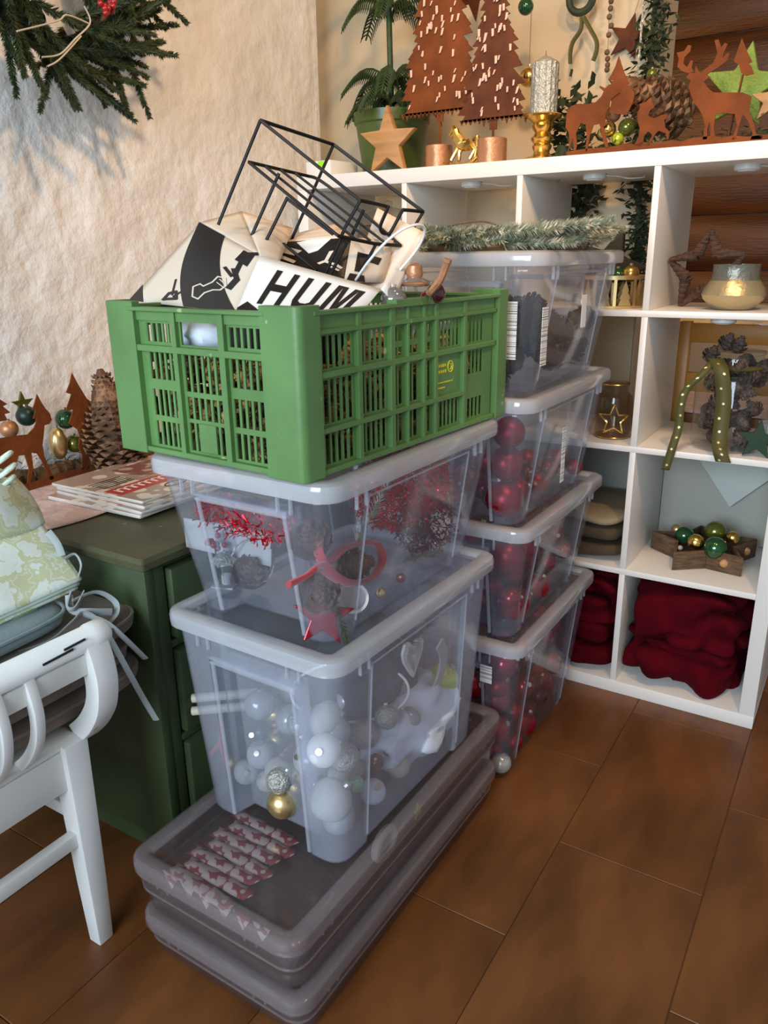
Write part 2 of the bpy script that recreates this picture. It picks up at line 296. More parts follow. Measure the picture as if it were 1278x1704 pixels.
wb = MB().grid(wallb, 60, 90); wb.bb((-2.2, .545, 0), (-.54, .72, 2.5))
tag(wb.build('wall_back', M_cream, None, True, 80), kind='structure')
wr = tag(MB().bb((-1.2, 1.75, 0), (2.2, 1.8, 2.5)).build('wall_rear', M_log, None, False), kind='structure')
for k in range(11):                                     # log cladding behind the doorway
    z = .115+.23*k
    pr = [(1.75-.05*sqrt(max(0, 1-(i/4)**2*.92)), z+.112*i/4) for i in range(-4, 5)]
    g = MB(); g.add([(x, y, zz) for x in (-1.1, 2.1) for y, zz in pr], [(i, i+1, 10+i, 9+i) for i in range(8)]); g.build('log_board', M_log, wr)
tag(MB().bb((-2.2, -3.2, 2.5), (2.2, 2.2, 2.55)).build('ceiling', M_cream, None, False), kind='structure')
def ledge(u, v):
    x = -.56+u*1.9; z = .98*min(1, v*1.4); y = 1.25+max(0, v*1.4-1)*.5; q = V((x*3, v*4, 2)); return V((x, y+noise.noise(q*2)*.02, z+noise.noise(q*3)*.012))
tag(MB().grid(ledge, 40, 24).bb((-.56, 1.3, 0), (1.34, 1.5, .955)).build('trim_1', M_cream, None, True, 80), kind='structure')
# ================================================================ shelf unit
sh = thing('shelf_unit', 'white open cube shelf unit of four by four compartments along the back', 'shelf', (0, 0, 0))
H = 1.464; D = .39
MB().bb((-H, 0, 1.426), (0, D, H)).build('top_board', M_white, sh, bevel=.0012); MB().bb((-H, 0, 0), (0, D, .038)).build('bottom_board', M_white, sh, bevel=.0012)
for x in (-.038, -H): MB().bb((x, 0, .038), (x+.038, D, 1.426)).build('side_panel', M_white, sh, bevel=.0012)
cz = [(.038, .373), (.389, .724), (.74, 1.075), (1.091, 1.426)]; cxs = [(-.373, -.038), (-.724, -.389), (-1.075, -.74), (-1.426, -1.091)]
for i in range(3): MB().bb((-1.426, .001, cz[i][1]), (-.038, D, cz[i+1][0])).build('shelf_board', M_white, sh, bevel=.0008)
dv = None
for i in range(3):
    for z0, z1 in cz: MB().bb((cxs[i+1][1], .0015, z0), (cxs[i][0], D, z1)).build('divider', M_white, sh, bevel=.0008)
# ================================================================ storage boxes
def plan(hx, hy, r, re, rs, z, we, ws):                 # rounded rectangle whose end walls (depth re) and side walls (rs) step inwards in the middle
    out = []
    def corner(cx, cy, a0):
        for i in range(5): a = radians(a0+22.5*i); out.append(V((cx+r*cos(a), cy+r*sin(a), z)))
    corner(hx-r, hy-r, 0)
    for x, d in ((we, 0), (we-.012, re), (-we+.012, re), (-we, 0)): out.append(V((x, hy-d, z)))
    corner(-hx+r, hy-r, 90)
    for y, d in ((ws, 0), (ws-.006, rs), (-ws+.006, rs), (-ws, 0)): out.append(V((-hx+d, y, z)))
    corner(-hx+r, -hy+r, 180)
    for x, d in ((-we, 0), (-we+.012, re), (we-.012, re), (we, 0)): out.append(V((x, -hy+d, z)))
    corner(hx-r, -hy+r, 270)
    for y, d in ((-ws, 0), (-ws+.006, rs), (ws-.006, rs), (ws, 0)): out.append(V((hx-d, y, z)))
    return out
def storage_box(label, near, z, w, Lh, Wd, Ht, tall=True, smoke=False, name='storage_box', fac=1):
    """near: x, y of the virtual near right corner of the lid at its rim; z: height of the underside of the box; Ht: to the lid's top"""
    u = V((sin(w), cos(w), 0)); rt = V((cos(w), -sin(w), 0)); c = V((near[0], near[1], 0))+u*Lh/2-rt*Wd/2
    t = thing(name, label, 'storage box', (c.x, c.y, z), -w)
    mb, ml, mp_, mr = (M_smoke, M_smokelid, M_smokepan, M_smokelid) if smoke else ((M_bodyA, M_body)[fac], M_lid, M_pan, M_ridge)
    hx, hy = (Wd/2-.014, Lh/2-.014) if tall else (Wd/2-.009, Lh/2-.009); b = MB(); zr = Ht-.028; tp = (.02, .035)[fac] if tall else .007
    sx = lambda q: hx-tp*(1-q); sy = lambda q: hy-(tp+.005)*(1-q)
    if tall:
        re, rs = .046, .007; zt = zr*.86; e = lambda q: (sx(q), sy(q), .034)
        L = [(0, re, rs), (zt*.5/zr, re, rs), (zt/zr, re, rs), (zt/zr+.012, 0, rs), (.93, 0, rs), (.945, 0, 0), (1, 0, 0)]
        lo = [plan(*e(q), a, s_, q*zr, Wd*.25, Lh*.29) for q, a, s_ in L]
        bot = [V((v.x*.985, v.y*.985, 0)) for v in lo[0]]
        b.loft([bot]+[[V((v.x, v.y, max(v.z, .006) if i == 0 else v.z)) for v in l] for i, l in enumerate(lo)], cap0=True)
    else:
        b.loft([rrect(sx(q)-d, sy(q)-d, .035, q*zr) for q, d in ((0, .012), (.05, .004), (.12, 0), (.58, 0), (.6, -.003), (1, -.003))], cap0=True)
    o = b.build('body', mb, t, True, 40); solid(o, .0022)
    if not tall:
        g = MB(); a_, c2_ = sx(.6)+.0035, sy(.6)+.0035; g.loft([rrect(a_-d, c2_-d, .035, zr*.6+z_) for d, z_ in ((.002, -.002), (0, -.001), (0, .001), (.002, .002), (.003, .0), (.002, -.002))]); g.build('moulded_edge', mr, t)
    if tall:                                            # thicker moulded edges that catch the light
        g = MB()
        for s in (-1, 1):
            for k in (-1, 1): g.bar((k*(Wd*.25-.006), s*(sy(.02)-.002), .006), (k*(Wd*.25-.006), s*(sy(.86)-.002), zr*.86), .007, .005, up=(0, s, 0))
            g.bar((-Wd*.25, s*(sy(.865)-.004), zr*.865), (Wd*.25, s*(sy(.865)-.004), zr*.865), .008, .012)
            for k in (-1, 1): g.bar((s*(sx(.03)+.0005), k*(Lh*.29), .02), (s*(sx(.93)+.0005), k*(Lh*.29), zr*.93), .004, .003, up=(s, 0, 0))
            g.bar((s*(sx(.935)+.0005), -Lh*.29, zr*.935), (s*(sx(.935)+.0005), Lh*.29, zr*.935), .003, .004)
        g.build('moulded_edge', mr, t, bevel=.001, seg=1)
    g = MB()
    for s in (-1, 1):
        for k in (-1, 1):
            for q in (.06, .085):
                g.box((s*(Wd/2-q-.02), k*(hy+.003), zr-(.012 if tall else .004)), (.004, .006, .03 if tall else .012)); g.box((s*(hx+.003), k*(Lh/2-q-.02), zr-(.012 if tall else .004)), (.006, .004, .03 if tall else .012))
    tag(g.build('clip_rib', mr, t, bevel=.0008, seg=1), kind='stuff')
    lt = MB(); a, c_ = Wd/2, Lh/2
    lt.loft([rrect(a-d, c_-d, max(.01, .04-d), zz) for d, zz in ((.004, zr-.002), (.001, zr), (0, zr+.006), (0, Ht-.01), (.002, Ht-.004), (.007, Ht-.001), (.012, Ht), (.026, Ht), (.031, Ht-.002), (.035, Ht-.008))], 0)
    lt.loft([rrect(a-d, c_-d, max(.01, .04-d), zz) for d, zz in ((.035, Ht-.008), (.036, Ht-.009))], 1, cap1=True)
    o = lt.build('lid', [ml, mp_], t, True, 40); solid(o, .0022)
    return t, c, u, rt, -w
zF1, zF2 = 0.0, .112
fl1 = storage_box('lower flat grey underbed box at the foot of the front stack, on the floor', at(502, 1708, 2, .07), 0, .012, .76, .386, .098, False, True, 'underbed_box')
fl2 = storage_box('upper flat grey underbed box with red and white strips showing through its lid', (-.485, -1.363), .0985, .014, .783, .388, .125, False, True, 'underbed_box')
bA = storage_box('tall clear box of white and silver ornaments, standing on the flat boxes', (-.487, -1.228), .224, .0356, .567, .387, .422, fac=0)
bB = storage_box('clear box of red tinsel and cones, right under the green crate', (-.481, -1.233), .6465, .026, .567, .387, .281)
bD = storage_box('clear box of red baubles on the floor, lowest of the rear stack', (-.441, -.588), 0, .0, .56, .387, .388)
bE = storage_box('clear box of red baubles second from the floor in the rear stack', (-.433, -.604), .3885, .0, .56, .387, .285)
bF = storage_box('clear box with few big red baubles and a white label, third in rear stack', (-.423, -.637), .674, .0, .56, .387, .284)
bG = storage_box('clear box of dark cones under the frosted wreath, topmost of the rear stack', (-.415, -.63), .9585, .0, .56, .387, .278)
def loc_at(B, x, y, z): return B[1]+B[3]*x+B[2]*y+V((0, 0, z+B[0].location.z))
def sticker(box, c, d, name='label_sticker', mt=None, rot=None): return MB().box((0, 0, 0), d).build(name, mt or M_label, box[0], True, loc=c, rot=rot)
sticker(bG, (.1905, -.283+.03, .12), (.001, .03, .11)); sticker(bG, (.1735, .03, .15), (.001, .03, .07), mt=M_labelw)
sticker(bG, (.125, -.2695, .13), (.03, .0012, .11))
sticker(bF, (.1735, -.02, .12), (.0012, .022, .13)); sticker(bD, (.105, -.268, .3), (.03, .0012, .045))
# ================================================================ small prototypes
def bauble(name, r, mt, cap=True, fn=None, label='', group=None, loc=(0, 0, 0), cat='bauble', capm=None):
    b = thing(name, label, cat, loc, 0, group)
    MB().sph((0, 0, 0), r, 18 if r < .05 else 24, fn=fn).build('ball', mt, b, ang=60)
    if cap:
        c = MB(); c.lathe([(r*.2, r*.95), (r*.2, r*1.16), (0, r*1.17)], 10); c.build('cap', capm or M_cap, b)
    return b
def baubleR(src, loc, s=1, label=None, group=None):
    return dup(src, loc, (random.uniform(-1.2, 1.2), random.uniform(-1.2, 1.2), random.uniform(0, 6)), s, label, group)
def cone_mesh(name, h, r, mt, rows=9, per=9, tilt=.55, ell=1.0):
    g = MB(); g.lathe([(r*.12, 0), (r*.55, h*.2), (r*.6, h*.45), (r*.4, h*.75), (r*.08, h*.97)], 8)
    for i in range(rows):
        t = (i+.5)/rows; R = r*(.55+.45*sin(pi*min(1, t*1.15+.12)))*(1-.72*max(0, t-.45)**1.3*1.5); z = h*(.03+.9*t); wd = 2*pi*R/per*.62; ln = r*.45*(1-.4*t)
        for j in range(per):
            a = 2*pi*(j+.5*(i % 2))/per+random.uniform(-.08, .08); d = V((cos(a), sin(a), 0)); s = V((-sin(a), cos(a), 0)); up = V((0, 0, 1))
            p = d*(R-ln)+up*(z-ln*.2); q = d*R+up*(z+ln*tilt); th = d*(-.12)*ln+up*ln*.16
            g.add([p-s*wd*.3, p+s*wd*.3, q+s*wd*.55-d*ln*.2, q+up*ln*.12, q-s*wd*.55-d*ln*.2, q-d*ln*.1-up*ln*.24], [(0, 1, 2, 3, 4), (0, 5, 1), (1, 5, 2), (2, 5, 3), (3, 5, 4), (4, 5, 0)])
    return g.mesh(name, mt, False)
def fir_mesh(name, L, nl, n, mt, r=.0016, droop=0, spread=pi, thin=.0009):
    g = MB(); pts = [V((t*L, 0, -droop*t*t*L)) for t in (0, .25, .5, .75, 1)]; g.tube(pts, [r, r*.9, r*.8, r*.6, r*.3], 5)
    for i in range(n):
        t = (i+random.random())/n; p = V((t*L, 0, -droop*t*t*L)); a = random.uniform(-spread, spread); k = nl*(1-.45*t)*random.uniform(.8, 1.1)
        d = (V((.75, 0, 0))+V((0, sin(a), cos(a)))*.85).normalized(); e = p+d*k; s = d.orthogonal().normalized()*thin; q = d.cross(s)
        g.add([p+s, p-s*.5+q*.87, p-s*.5-q*.87, e], [(0, 1, 3), (1, 2, 3), (2, 0, 3)])
    return g.mesh(name, mt, False)
def star_poly(R, r, ax=(1, 0, 0), ay=(0, 0, 1), c=(0, 0, 0), a0=pi/2, n=5):
    return [V(c)+V(ax)*(R if i % 2 == 0 else r)*cos(a0+pi*i/n)+V(ay)*(R if i % 2 == 0 else r)*sin(a0+pi*i/n) for i in range(2*n)]
def pack(nb, radii, hx, hy, tries=14, zmax=9):           # let balls settle in a box centred on x, y = 0 with its floor at z = 0
    P = []
    for i in range(nb):
        r = random.choice(radii); best = None
        for _ in range(tries):
            x, y = random.uniform(-hx+r, hx-r), random.uniform(-hy+r, hy-r); z = r
            for (a, b, c, q) in P:
                d2 = (a-x)**2+(b-y)**2; s = (r+q)**2
                if d2 < s: z = max(z, c+sqrt(s-d2))
            if best is None or z < best[2]: best = (x, y, z, r)
        if best[2]+r < zmax: P.append(best)
    return P
# ================================================================ green crate
cr_n = V((-.517, -1.238, 0)); cw = .07; cu = V((sin(cw), cos(cw), 0)); crt = V((cos(cw), -sin(cw), 0)); CL, CWd, CH = .6, .415, .232
cc = cr_n+cu*CL/2-crt*CWd/2; ZC = .9285
crate = thing('plastic_crate', 'green slatted plastic crate with an open top, full of cones', 'crate', (cc.x, cc.y, ZC), -cw)
def wall_fn(kind, side):
    """kind long: along the box; s runs from the near end; depth inwards"""
    rec = .012; g = {'post': MB(), 'rim': MB(), 'rib': MB(), 'slat': []}
    if kind == 'long':
        f = lambda s, z, d: V((side*(CWd/2-d), -CL/2+s, z)); sz = lambda ds, dz, dd: (dd, ds, dz); N = CL
    else:
        f = lambda s, z, d: V((CWd/2-s, side*(CL/2-d), z)); sz = lambda ds, dz, dd: (ds, dd, dz); N = CWd
    def bx(m, s0, s1, z0, z1, d0, d1): m.box(f((s0+s1)/2, (z0+z1)/2, (d0+d1)/2), sz(s1-s0, z1-z0, d1-d0))
    g['bx'] = bx; g['N'] = N; return g
def crate_wall(kind, side):
    G = wall_fn(kind, side); bx = G['bx']; N = G['N']; r0_, r1 = .011, .0145
    if kind == 'long':
        cols = [(.058, .127), (.143, .21), (.228, .256), (.267, .3), (.315, .338), (.353, .432), (.448, .519)]; p0, p1 = .042, .55
        ribs_v = [(.13, .14), (.213, .225), (.2585, .2645), (.305, .312), (.341, .35), (.435, .445)]
        rowsd = lambda k: [(.152, .197), (.074, .136), (.014, .059)] if k in (0, 1) else [(.174, .196), (.152, .165), (.074, .136), (.014, .059)] if k in (2, 3, 4) else [(.152, .197), (.014, .059)] if k == 5 else [(.152, .197), (.095, .136), (.014, .05)]
        top = .2
        hr = [(p0, p1, .2, .207), (p0, p1, .14, .149), (p0, .44, .062, .07), (p0, p1, .002, .01)]
    else:
        cols = [(.079, .144), (.164, .246), (.264, .326)]; p0, p1 = .072, .346
        ribs_v = [(.147, .159), (.25, .26)]
        rowsd = lambda k: [(.18, .208), (.122, .164), (.064, .106), (.016, .055)] if k != 1 else [(.108, .164), (.066, .1), (.016, .06)]
        top = .212
        hr = [(p0, p1, .165, .175), (p0, p1, .004, .012)]
    w_ = MB(); bx(w_, p0, p1, top, CH-.004, r0_-.004, r1)   # solid band under the rim
    bx(w_, p0, p1, 0, .013, r0_, r1)
    lastc = p0
    for i, c in enumerate(cols):
        bx(w_, lastc, c[0], .013, top, r0_, r1); lastc = c[1]
    bx(w_, lastc, p1, .013, top, r0_, r1)
    for k, c in enumerate(cols):
        rows = sorted(rowsd(k)); z = .013
        for (a, b) in rows+[(top, None)]:
            if kind == 'short' and k == 1 and b is None:
                bx(w_, c[0], c[1], z, .178, r0_, r1); continue   # the hand hole stays open
            bx(w_, c[0], c[1], z, a, r0_, r1); z = b
    w_.build('side_panel', M_crate, crate)
    for k, c in enumerate(cols):
        n = max(1, round((c[1]-c[0])/.0135)); st = (c[1]-c[0])/n
        for (a, b) in rowsd(k):
            if kind == 'short' and k == 1 and b < .065:      # low centre plate between the outer slots
                m_ = MB(); bx(m_, c[0]+.022, c[1]-.022, a-.001, b+.001, r0_, r1-.0005); m_.build('slat', M_crate, crate)
            for i in range(n+1):
                s = c[0]+st*i; wd = .0048 if 0 < i < n else .0034
                m_ = MB(); bx(m_, max(c[0], s-wd/2), min(c[1], s+wd/2), a-.001, b+.001, r0_+.0005, r1-.0005); m_.build('slat', M_crate, crate, False)
    for a, b in ribs_v: m_ = MB(); bx(m_, a, b, .003, CH-.004, .003, r0_+.001); m_.build('rib', M_crate, crate, bevel=.0008, seg=1)
    for a, b, z0, z1 in hr: m_ = MB(); bx(m_, a, b, z0, z1, .0025, r0_+.001); m_.build('rib', M_crate, crate, bevel=.0008, seg=1)
    m_ = MB(); bx(m_, p0-.01, p1+.01, CH-.006, CH, -.001, .018); m_.build('rim', M_crate, crate, bevel=.001, seg=1)
    if kind == 'long':
        m_ = MB(); bx(m_, .222, .348, CH-.003, CH+.006, -.001, .018); m_.build('rim', M_crate, crate, bevel=.001, seg=1)
for s_ in (1, -1): crate_wall('long', s_)
crate_wall('short', -1); crate_wall('short', 1)
for sx_ in (1, -1):
    for sy_ in (1, -1):
        a_, b_ = .072, .045; t_ = .016; x1, y1 = CWd/2, CL/2
        arc = [V((x1-.012+.012*cos(radians(q)), y1-.012+.012*sin(radians(q)), 0)) for q in (0, 22, 45, 67, 90)]
        pl = [V((x1, y1-b_, 0))]+arc+[V((x1-a_, y1, 0)), V((x1-a_, y1-t_, 0)), V((x1-t_, y1-t_, 0)), V((x1-t_, y1-b_, 0))]
        pl = [V((p.x*sx_, p.y*sy_, .0)) for p in pl]
        MB().prism(pl, (0, 0, CH+.008)).build('corner_post', M_crate, crate, bevel=.0012, seg=1)
MB().bb((-CWd/2+.014, -CL/2+.014, .002), (CWd/2-.014, CL/2-.014, .006)).build('base', M_crate, crate)
g = MB()                                                # yellow print on the long side: two short lines with a ring, and two thin lines
for z_, s0_, s1_, h_ in ((.121, .362, .388, .006), (.111, .362, .39, .006), (.092, .36, .41, .0025), (.083, .36, .385, .0025)):
    n_ = max(4, int((s1_-s0_)/.006))
    for i in range(n_):
        q0 = s0_+(s1_-s0_)*i/n_; g.box((CWd/2-.0105, -CL/2+q0+.002, z_), (.0008, .0042 if h_ > .004 else .0052, h_*random.uniform(.7, 1)))
g.tube([V((CWd/2-.0105, -CL/2+.401+.0085*cos(a), .117+.0095*sin(a))) for a in [2*pi*i/16 for i in range(16)]], .0012, 5, True)
g.tube([V((CWd/2-.0105, -CL/2+.401+.004*cos(a), .117+.005*sin(a))) for a in [-2+4*i/10 for i in range(11)]], .001, 5)
tag(g.build('print', M_yellow, crate), kind='stuff')
cm = cone_mesh('cone_scales', .055, .021, M_conegold, 7, 7)
first = None
for (x, y, z, r) in pack(190, [.019, .022, .026], CWd/2-.02, CL/2-.02, 7, .17):
    p = cc+crt*x+cu*y+V((0, 0, ZC+.007+z)); q = (random.uniform(0, 6), random.uniform(0, 6), random.uniform(0, 6)); R_ = Euler(q).to_matrix(); k = r/.022
    o = link('pine_cone', cm, None, p-R_ @ V((0, 0, .0275*k)), q); o.scale = (k,)*3
    tag(o, 'small golden brown cone lying inside the green slatted crate', 'cone', 'cones in the green crate')
g = MB().sph((0, 0, 0), 1, 20, fn=lambda d: 1+.18*noise.noise(d*3)); o = g.build('packing_paper', M_tissue); o.location = cc-crt*.06-cu*.22+V((0, 0, ZC+.185)); o.scale = (.045, .045, .03); tag(o, 'crumpled white paper behind the hand hole of the green crate', 'paper')
o = MB().box((0, 0, 0), (.014, .12, .014)).build('white_stick', M_wht, None, bevel=.003); o.location = cc+crt*.165+cu*.1+V((0, 0, ZC+.182)); tag(o, 'white stick showing through the upper slots of the green crate', 'stick')
# glass bottle ornaments on the crate's far half
def px_on(px, py, y): return at(px, py, 1, y)
p = px_on(690, 505, -.93); t = thing('glass_ornament', 'clear glass teapot ornament with copper fittings on the heap in the green crate', 'ornament', p)
MB().lathe([(.006, -.012), (.026, 0), (.032, .018), (.026, .034), (.012, .04), (.011, .046), (0, .047)], 20).build('glass_body', M_glass, t)
MB().lathe([(.012, .04), (.014, .047), (.012, .058), (.004, .062), (0, .063)], 12).build('copper_lid', M_copper, t)
MB().tube(bez([(.025, 0, .015), (.045, 0, .035), (.055, 0, .055), (.06, 0, .068)]), [.006]*30+[.007]*7, 8).build('spout', M_copper, t)
MB().tube([V((.021*cos(a), .021*sin(a), .03)) for a in [2*pi*i/16 for i in range(16)]], .003, 6, True).build('copper_band', M_copper, t)
for px_, py_, y_, r_, mt_, lab in ((725, 488, -.9, .0165, mat('plum_glass', (.06, .008, .015), .1, .2, coat=.7), 'dark plum glass ball at the rim of the green crate'), (655, 500, -.99, .021, mat('smoky_glass_ball', (.32, .3, .3), .1, .6), 'smoky grey glass ball beside the paper bag in the crate'), (712, 497, -.86, .014, M_red, 'red glass ball behind the plum ball in the green crate')):
    bauble('bauble', r_, mt_, True, None, lab, None, px_on(px_, py_, y_))
# ================================================================ paper bags in the crate
def patch(c00, c10, c11, c01, bulge=(0, 0, 0)):
    """c00 + u along c00->c10, v along c00->c01"""
    c00, c10, c11, c01, bu = V(c00), V(c10), V(c11), V(c01), V(bulge)
    return lambda u, v: (c00*(1-u)+c10*u)*(1-v)+(c01*(1-u)+c11*u)*v+bu*(16*u*(1-u)*v*(1-v))
def mapped(fn, polys, name, mt, parent, off, th=.0006, sub=1):
    g = MB()
    for q in polys:
        k = len(q); vs = []
        for (u, v) in q:
            e = 1e-3; n = (fn(u+e, v)-fn(u, v)).cross(fn(u, v+e)-fn(u, v)).normalized()*off; vs.append(fn(u, v)+n)
        g.prism(vs, (fn(.5+1e-3, .5)-fn(.5, .5)).cross(fn(.5, .5+1e-3)-fn(.5, .5)).normalized()*th)
    return g.build(name, mt, parent, False)
bag = thing('paper_bag', 'black and white paper carrier bag with large letters, lying tilted in the green crate', 'paper bag', (0, 0, 0))
A = at(432, 425, 1, -1.10); B = at(634, 481, 1, -1.02); Cc = at(706, 383, 1, -.80); Dd = at(402, 351, 1, -.93)
A2 = at(392, 520, 1, -1.17); B2 = at(585, 540, 1, -1.10); D2 = at(215, 500, 1, -1.08); C2 = at(640, 470, 1, -.86)-V((.08, 0, .05)); E1 = at(332, 370, 1, -1.0)
fr = patch(A2, B2, B, A, (0, 0, 0))
front = MB().grid(fr, 10, 8).build('front_panel', M_paper, bag, True); solid(front, .0008)
A3 = A2-V((.03, .0, .06)); B3 = B2-V((.03, 0, .06))
fr2 = patch(A3, B3, B2, A2); o = MB().grid(fr2, 4, 4).build('black_panel', M_ink, bag); solid(o, .0008)
ga = lambda u, v: None
gl1 = patch(D2, A2, A, E1, (0, -.005, .006)); o = MB().grid(gl1, 12, 12).build('gusset_panel', M_kraft, bag); solid(o, .0008)
gl2 = patch(E1, A, A, Dd, (0, 0, .004)); o = MB().grid(gl2, 10, 8).build('gusset_panel', M_kraft, bag); solid(o, .0008)
D3 = Dd+(A-Dd)*.25+V((.045, .03, -.012))
o = MB().grid(patch(Dd, A, A+V((.01, .035, -.01)), D3+V((.01, .03, .0)), (.0, 0, .012)), 8, 8).build('gusset_inside', M_inner, bag); solid(o, .0008)
bk = patch(B, B+(C2-B2)*.5, Cc, at(628, 343, 1, -.86)); 
o = MB().grid(patch(at(575, 495, 1, -.95), at(655, 480, 1, -.9), at(703, 385, 1, -.83), at(628, 346, 1, -.86), (0, .01, 0)), 8, 8).build('back_panel', M_inner, bag); solid(o, .0008)
o = MB().grid(patch(B, B+V((.01, .02, -.02)), at(706, 385, 1, -.83), at(700, 384, 1, -.83)), 4, 8).build('side_fold', M_paper, bag); solid(o, .0008)
MB().tube(bez([at(592, 466, 1, -.99), at(612, 437, 1, -1), at(640, 405, 1, -1), at(668, 383, 1, -.99), at(693, 374, 1, -.97), at(706, 379, 1, -.95), at(704, 395, 1, -.94), at(690, 420, 1, -.94), at(660, 455, 1, -.95), at(634, 478, 1, -1.0)]), .0022, 8).build('handle', M_paper, bag)
# letters and drawings printed on the bag (u, v on its panels)
def letter(strokes, u0, v0, du, dv, sl=.22): return [[(u0+(x+sl*y)*du, v0+y*dv) for x, y in st] for st in strokes]
LH = [[(0, 0), (.24, 0), (.24, 1), (0, 1)], [(.76, 0), (1, 0), (1, 1), (.76, 1)], [(.24, .4), (.76, .4), (.76, .6), (.24, .6)]]
LU = [[(0, .25), (.24, .25), (.24, 1), (0, 1)], [(.76, .25), (1, .25), (1, 1), (.76, 1)], [(0, .25), (.1, .08), (.3, 0), (.7, 0), (.9, .08), (1, .25), (.76, .25), (.62, .19), (.38, .19), (.24, .25)]]
LM_ = [[(0, 0), (.2, 0), (.2, 1), (0, 1)], [(.8, 0), (1, 0), (1, 1), (.8, 1)], [(.2, 1), (.42, 0), (.58, 0), (.8, 1), (.62, 1), (.5, .38), (.38, 1)]]
LA = [[(0, 0), (.2, 0), (.52, 1), (.36, 1)], [(.8, 0), (1, 0), (.64, 1), (.48, 1)], [(.25, .24), (.75, .24), (.69, .42), (.31, .42)]]
off = -.0012 if (fr(.51, .5)-fr(.5, .5)).cross(fr(.5, .51)-fr(.5, .5)).dot(CAM-fr(.5, .5)) < 0 else .0004
for nm, L_, u_ in (('letter', LH, .14), ('letter', LU, .4), ('letter', LM_, .645)): mapped(fr, letter(L_, u_, .19, .19 if L_ is not LM_ else .22, .64), nm, M_ink, bag, off)
mapped(fr, [[(.9, .0), (.94, .0), (1, .3), (1, .48)]], 'letter', M_ink, bag, off)
mapped(fr, [[(0, 0), (0, .08), (.06, .2), (.2, .06), (.55, .05), (.9, -.02), (.9, -.05), (0, -.05)]], 'black_band', M_ink, bag, off)
og = -.0014 if (gl1(.51, .5)-gl1(.5, .5)).cross(gl1(.5, .51)-gl1(.5, .5)).dot(CAM-gl1(.5, .5)) < 0 else .0006
mapped(gl1, [[(0, .0), (.16, .0), (0, .2)]]+[[(x0(t0, w0), t0), (x0(t0, w1), t0), (x0(t1, w1), t1), (x0(t1, w0), t1)] for x0 in (lambda t, w: .56*(1-t)+w*(.44*(1-t)+.01+.45*t)*1.0,) for i in range(14) for t0, t1 in ((i/14, (i+1)/14),) for k in range(6) for w0, w1 in ((k/6, (k+1)/6),)], 'black_stripe', M_ink, bag, og)
def stroke(pts, w): 
    out = []
    for i in range(len(pts)-1):
        (a, b), (c, d) = pts[i], pts[i+1]; n = max(1e-6, sqrt((c-a)**2+(d-b)**2)); nx, ny = -(d-b)/n*w/2, (c-a)/n*w/2; ex, ey = (c-a)/n*w*.3, (d-b)/n*w*.3
        out.append([(a+nx-ex, b+ny-ey), (a-nx-ex, b-ny-ey), (c-nx+ex, d-ny+ey), (c+nx+ex, d+ny+ey)])
    return out
fist = stroke([(.87, .34), (.9, .5), (.83, .62)], .055)+stroke([(.74, .6), (.84, .52)], .04)+stroke([(.86, .6), (.85, .82)], .05)+[[(.78, .76), (.93, .74), (.95, .95), (.8, .95)]]+stroke([(.86, .92), (.97, 1.0)], .045)
mapped(gl1, fist, 'hand_drawing', M_ink, bag, og)
arm = [(.56, .25), (.6, .13), (.66, .11), (.69, .2), (.75, .26), (.81, .28), (.84, .36), (.8, .46), (.73, .45), (.71, .36), (.65, .28), (.61, .3), (.56, .25)]
mapped(gl1, stroke(arm, .014)+stroke([(.76, .42), (.82, .38)], .01)+stroke([(.75, .37), (.82, .33)], .01), 'hand_drawing', M_kraft, bag, og*1.6)
mapped(gl1, stroke([(.36, .06), (.46, .08), (.42, .16), (.36, .13), (.34, .05)], .03)+stroke([(.4, .12), (.34, .3)], .02)+stroke([(.42, .1), (.51, .22)], .02), 'hand_drawing', M_ink, bag, og)
# the second bag inside
b2 = thing('paper_bag', 'black and white printed bag stuffed inside the lying carrier bag', 'paper bag', (0, 0, 0))
f2 = patch(at(470, 450, 1, -.99), at(572, 470, 1, -.98), at(585, 395, 1, -.93), at(440, 405, 1, -.95)); o = MB().grid(f2, 6, 6).build('side_panel', M_ink, b2); solid(o, .001)
f3 = patch(at(572, 470, 1, -.98), at(640, 470, 1, -.9), at(655, 400, 1, -.87), at(585, 395, 1, -.93)); o = MB().grid(f3, 4, 4).build('side_panel', M_inner, b2); solid(o, .001)
f4 = patch(at(440, 405, 1, -.95), at(585, 395, 1, -.93), at(560, 372, 1, -.86), at(505, 385, 1, -.87)); o = MB().grid(f4, 4, 4).build('top_panel', M_inner, b2); solid(o, .001)
of2 = -.0014 if (f2(.51, .5)-f2(.5, .5)).cross(f2(.5, .51)-f2(.5, .5)).dot(CAM-f2(.5, .5)) < 0 else .0006
mapped(f2, [[(.02, .75), (.3, .55), (.42, .7), (.12, .95)], [(.38, .95), (.5, .62), (.62, .7), (.78, 1), (.55, 1)], [(.0, .55), (.25, .3), (.3, .38), (.08, .62)]], 'white_stripe', M_paper, b2, of2)
mapped(f2, stroke([(.62, .36), (.72, .44), (.78, .66), (.83, .68)], .045)+stroke([(.72, .42), (.86, .36), (.93, .3)], .05)+stroke([(.8, .3), (.9, .24)], .04), 'hand_drawing', M_inner, b2, of2)
of3 = -.0014 if (f3(.51, .5)-f3(.5, .5)).cross(f3(.5, .51)-f3(.5, .5)).dot(CAM-f3(.5, .5)) < 0 else .0006
mapped(f3, [[(.2, .25), (.4, .22), (.45, .48), (.75, .4), (.8, .56), (.2, .68)], [(.05, .05), (.5, .0), (.45, .15), (.1, .2)]], 'black_letter', M_ink, b2, of3)
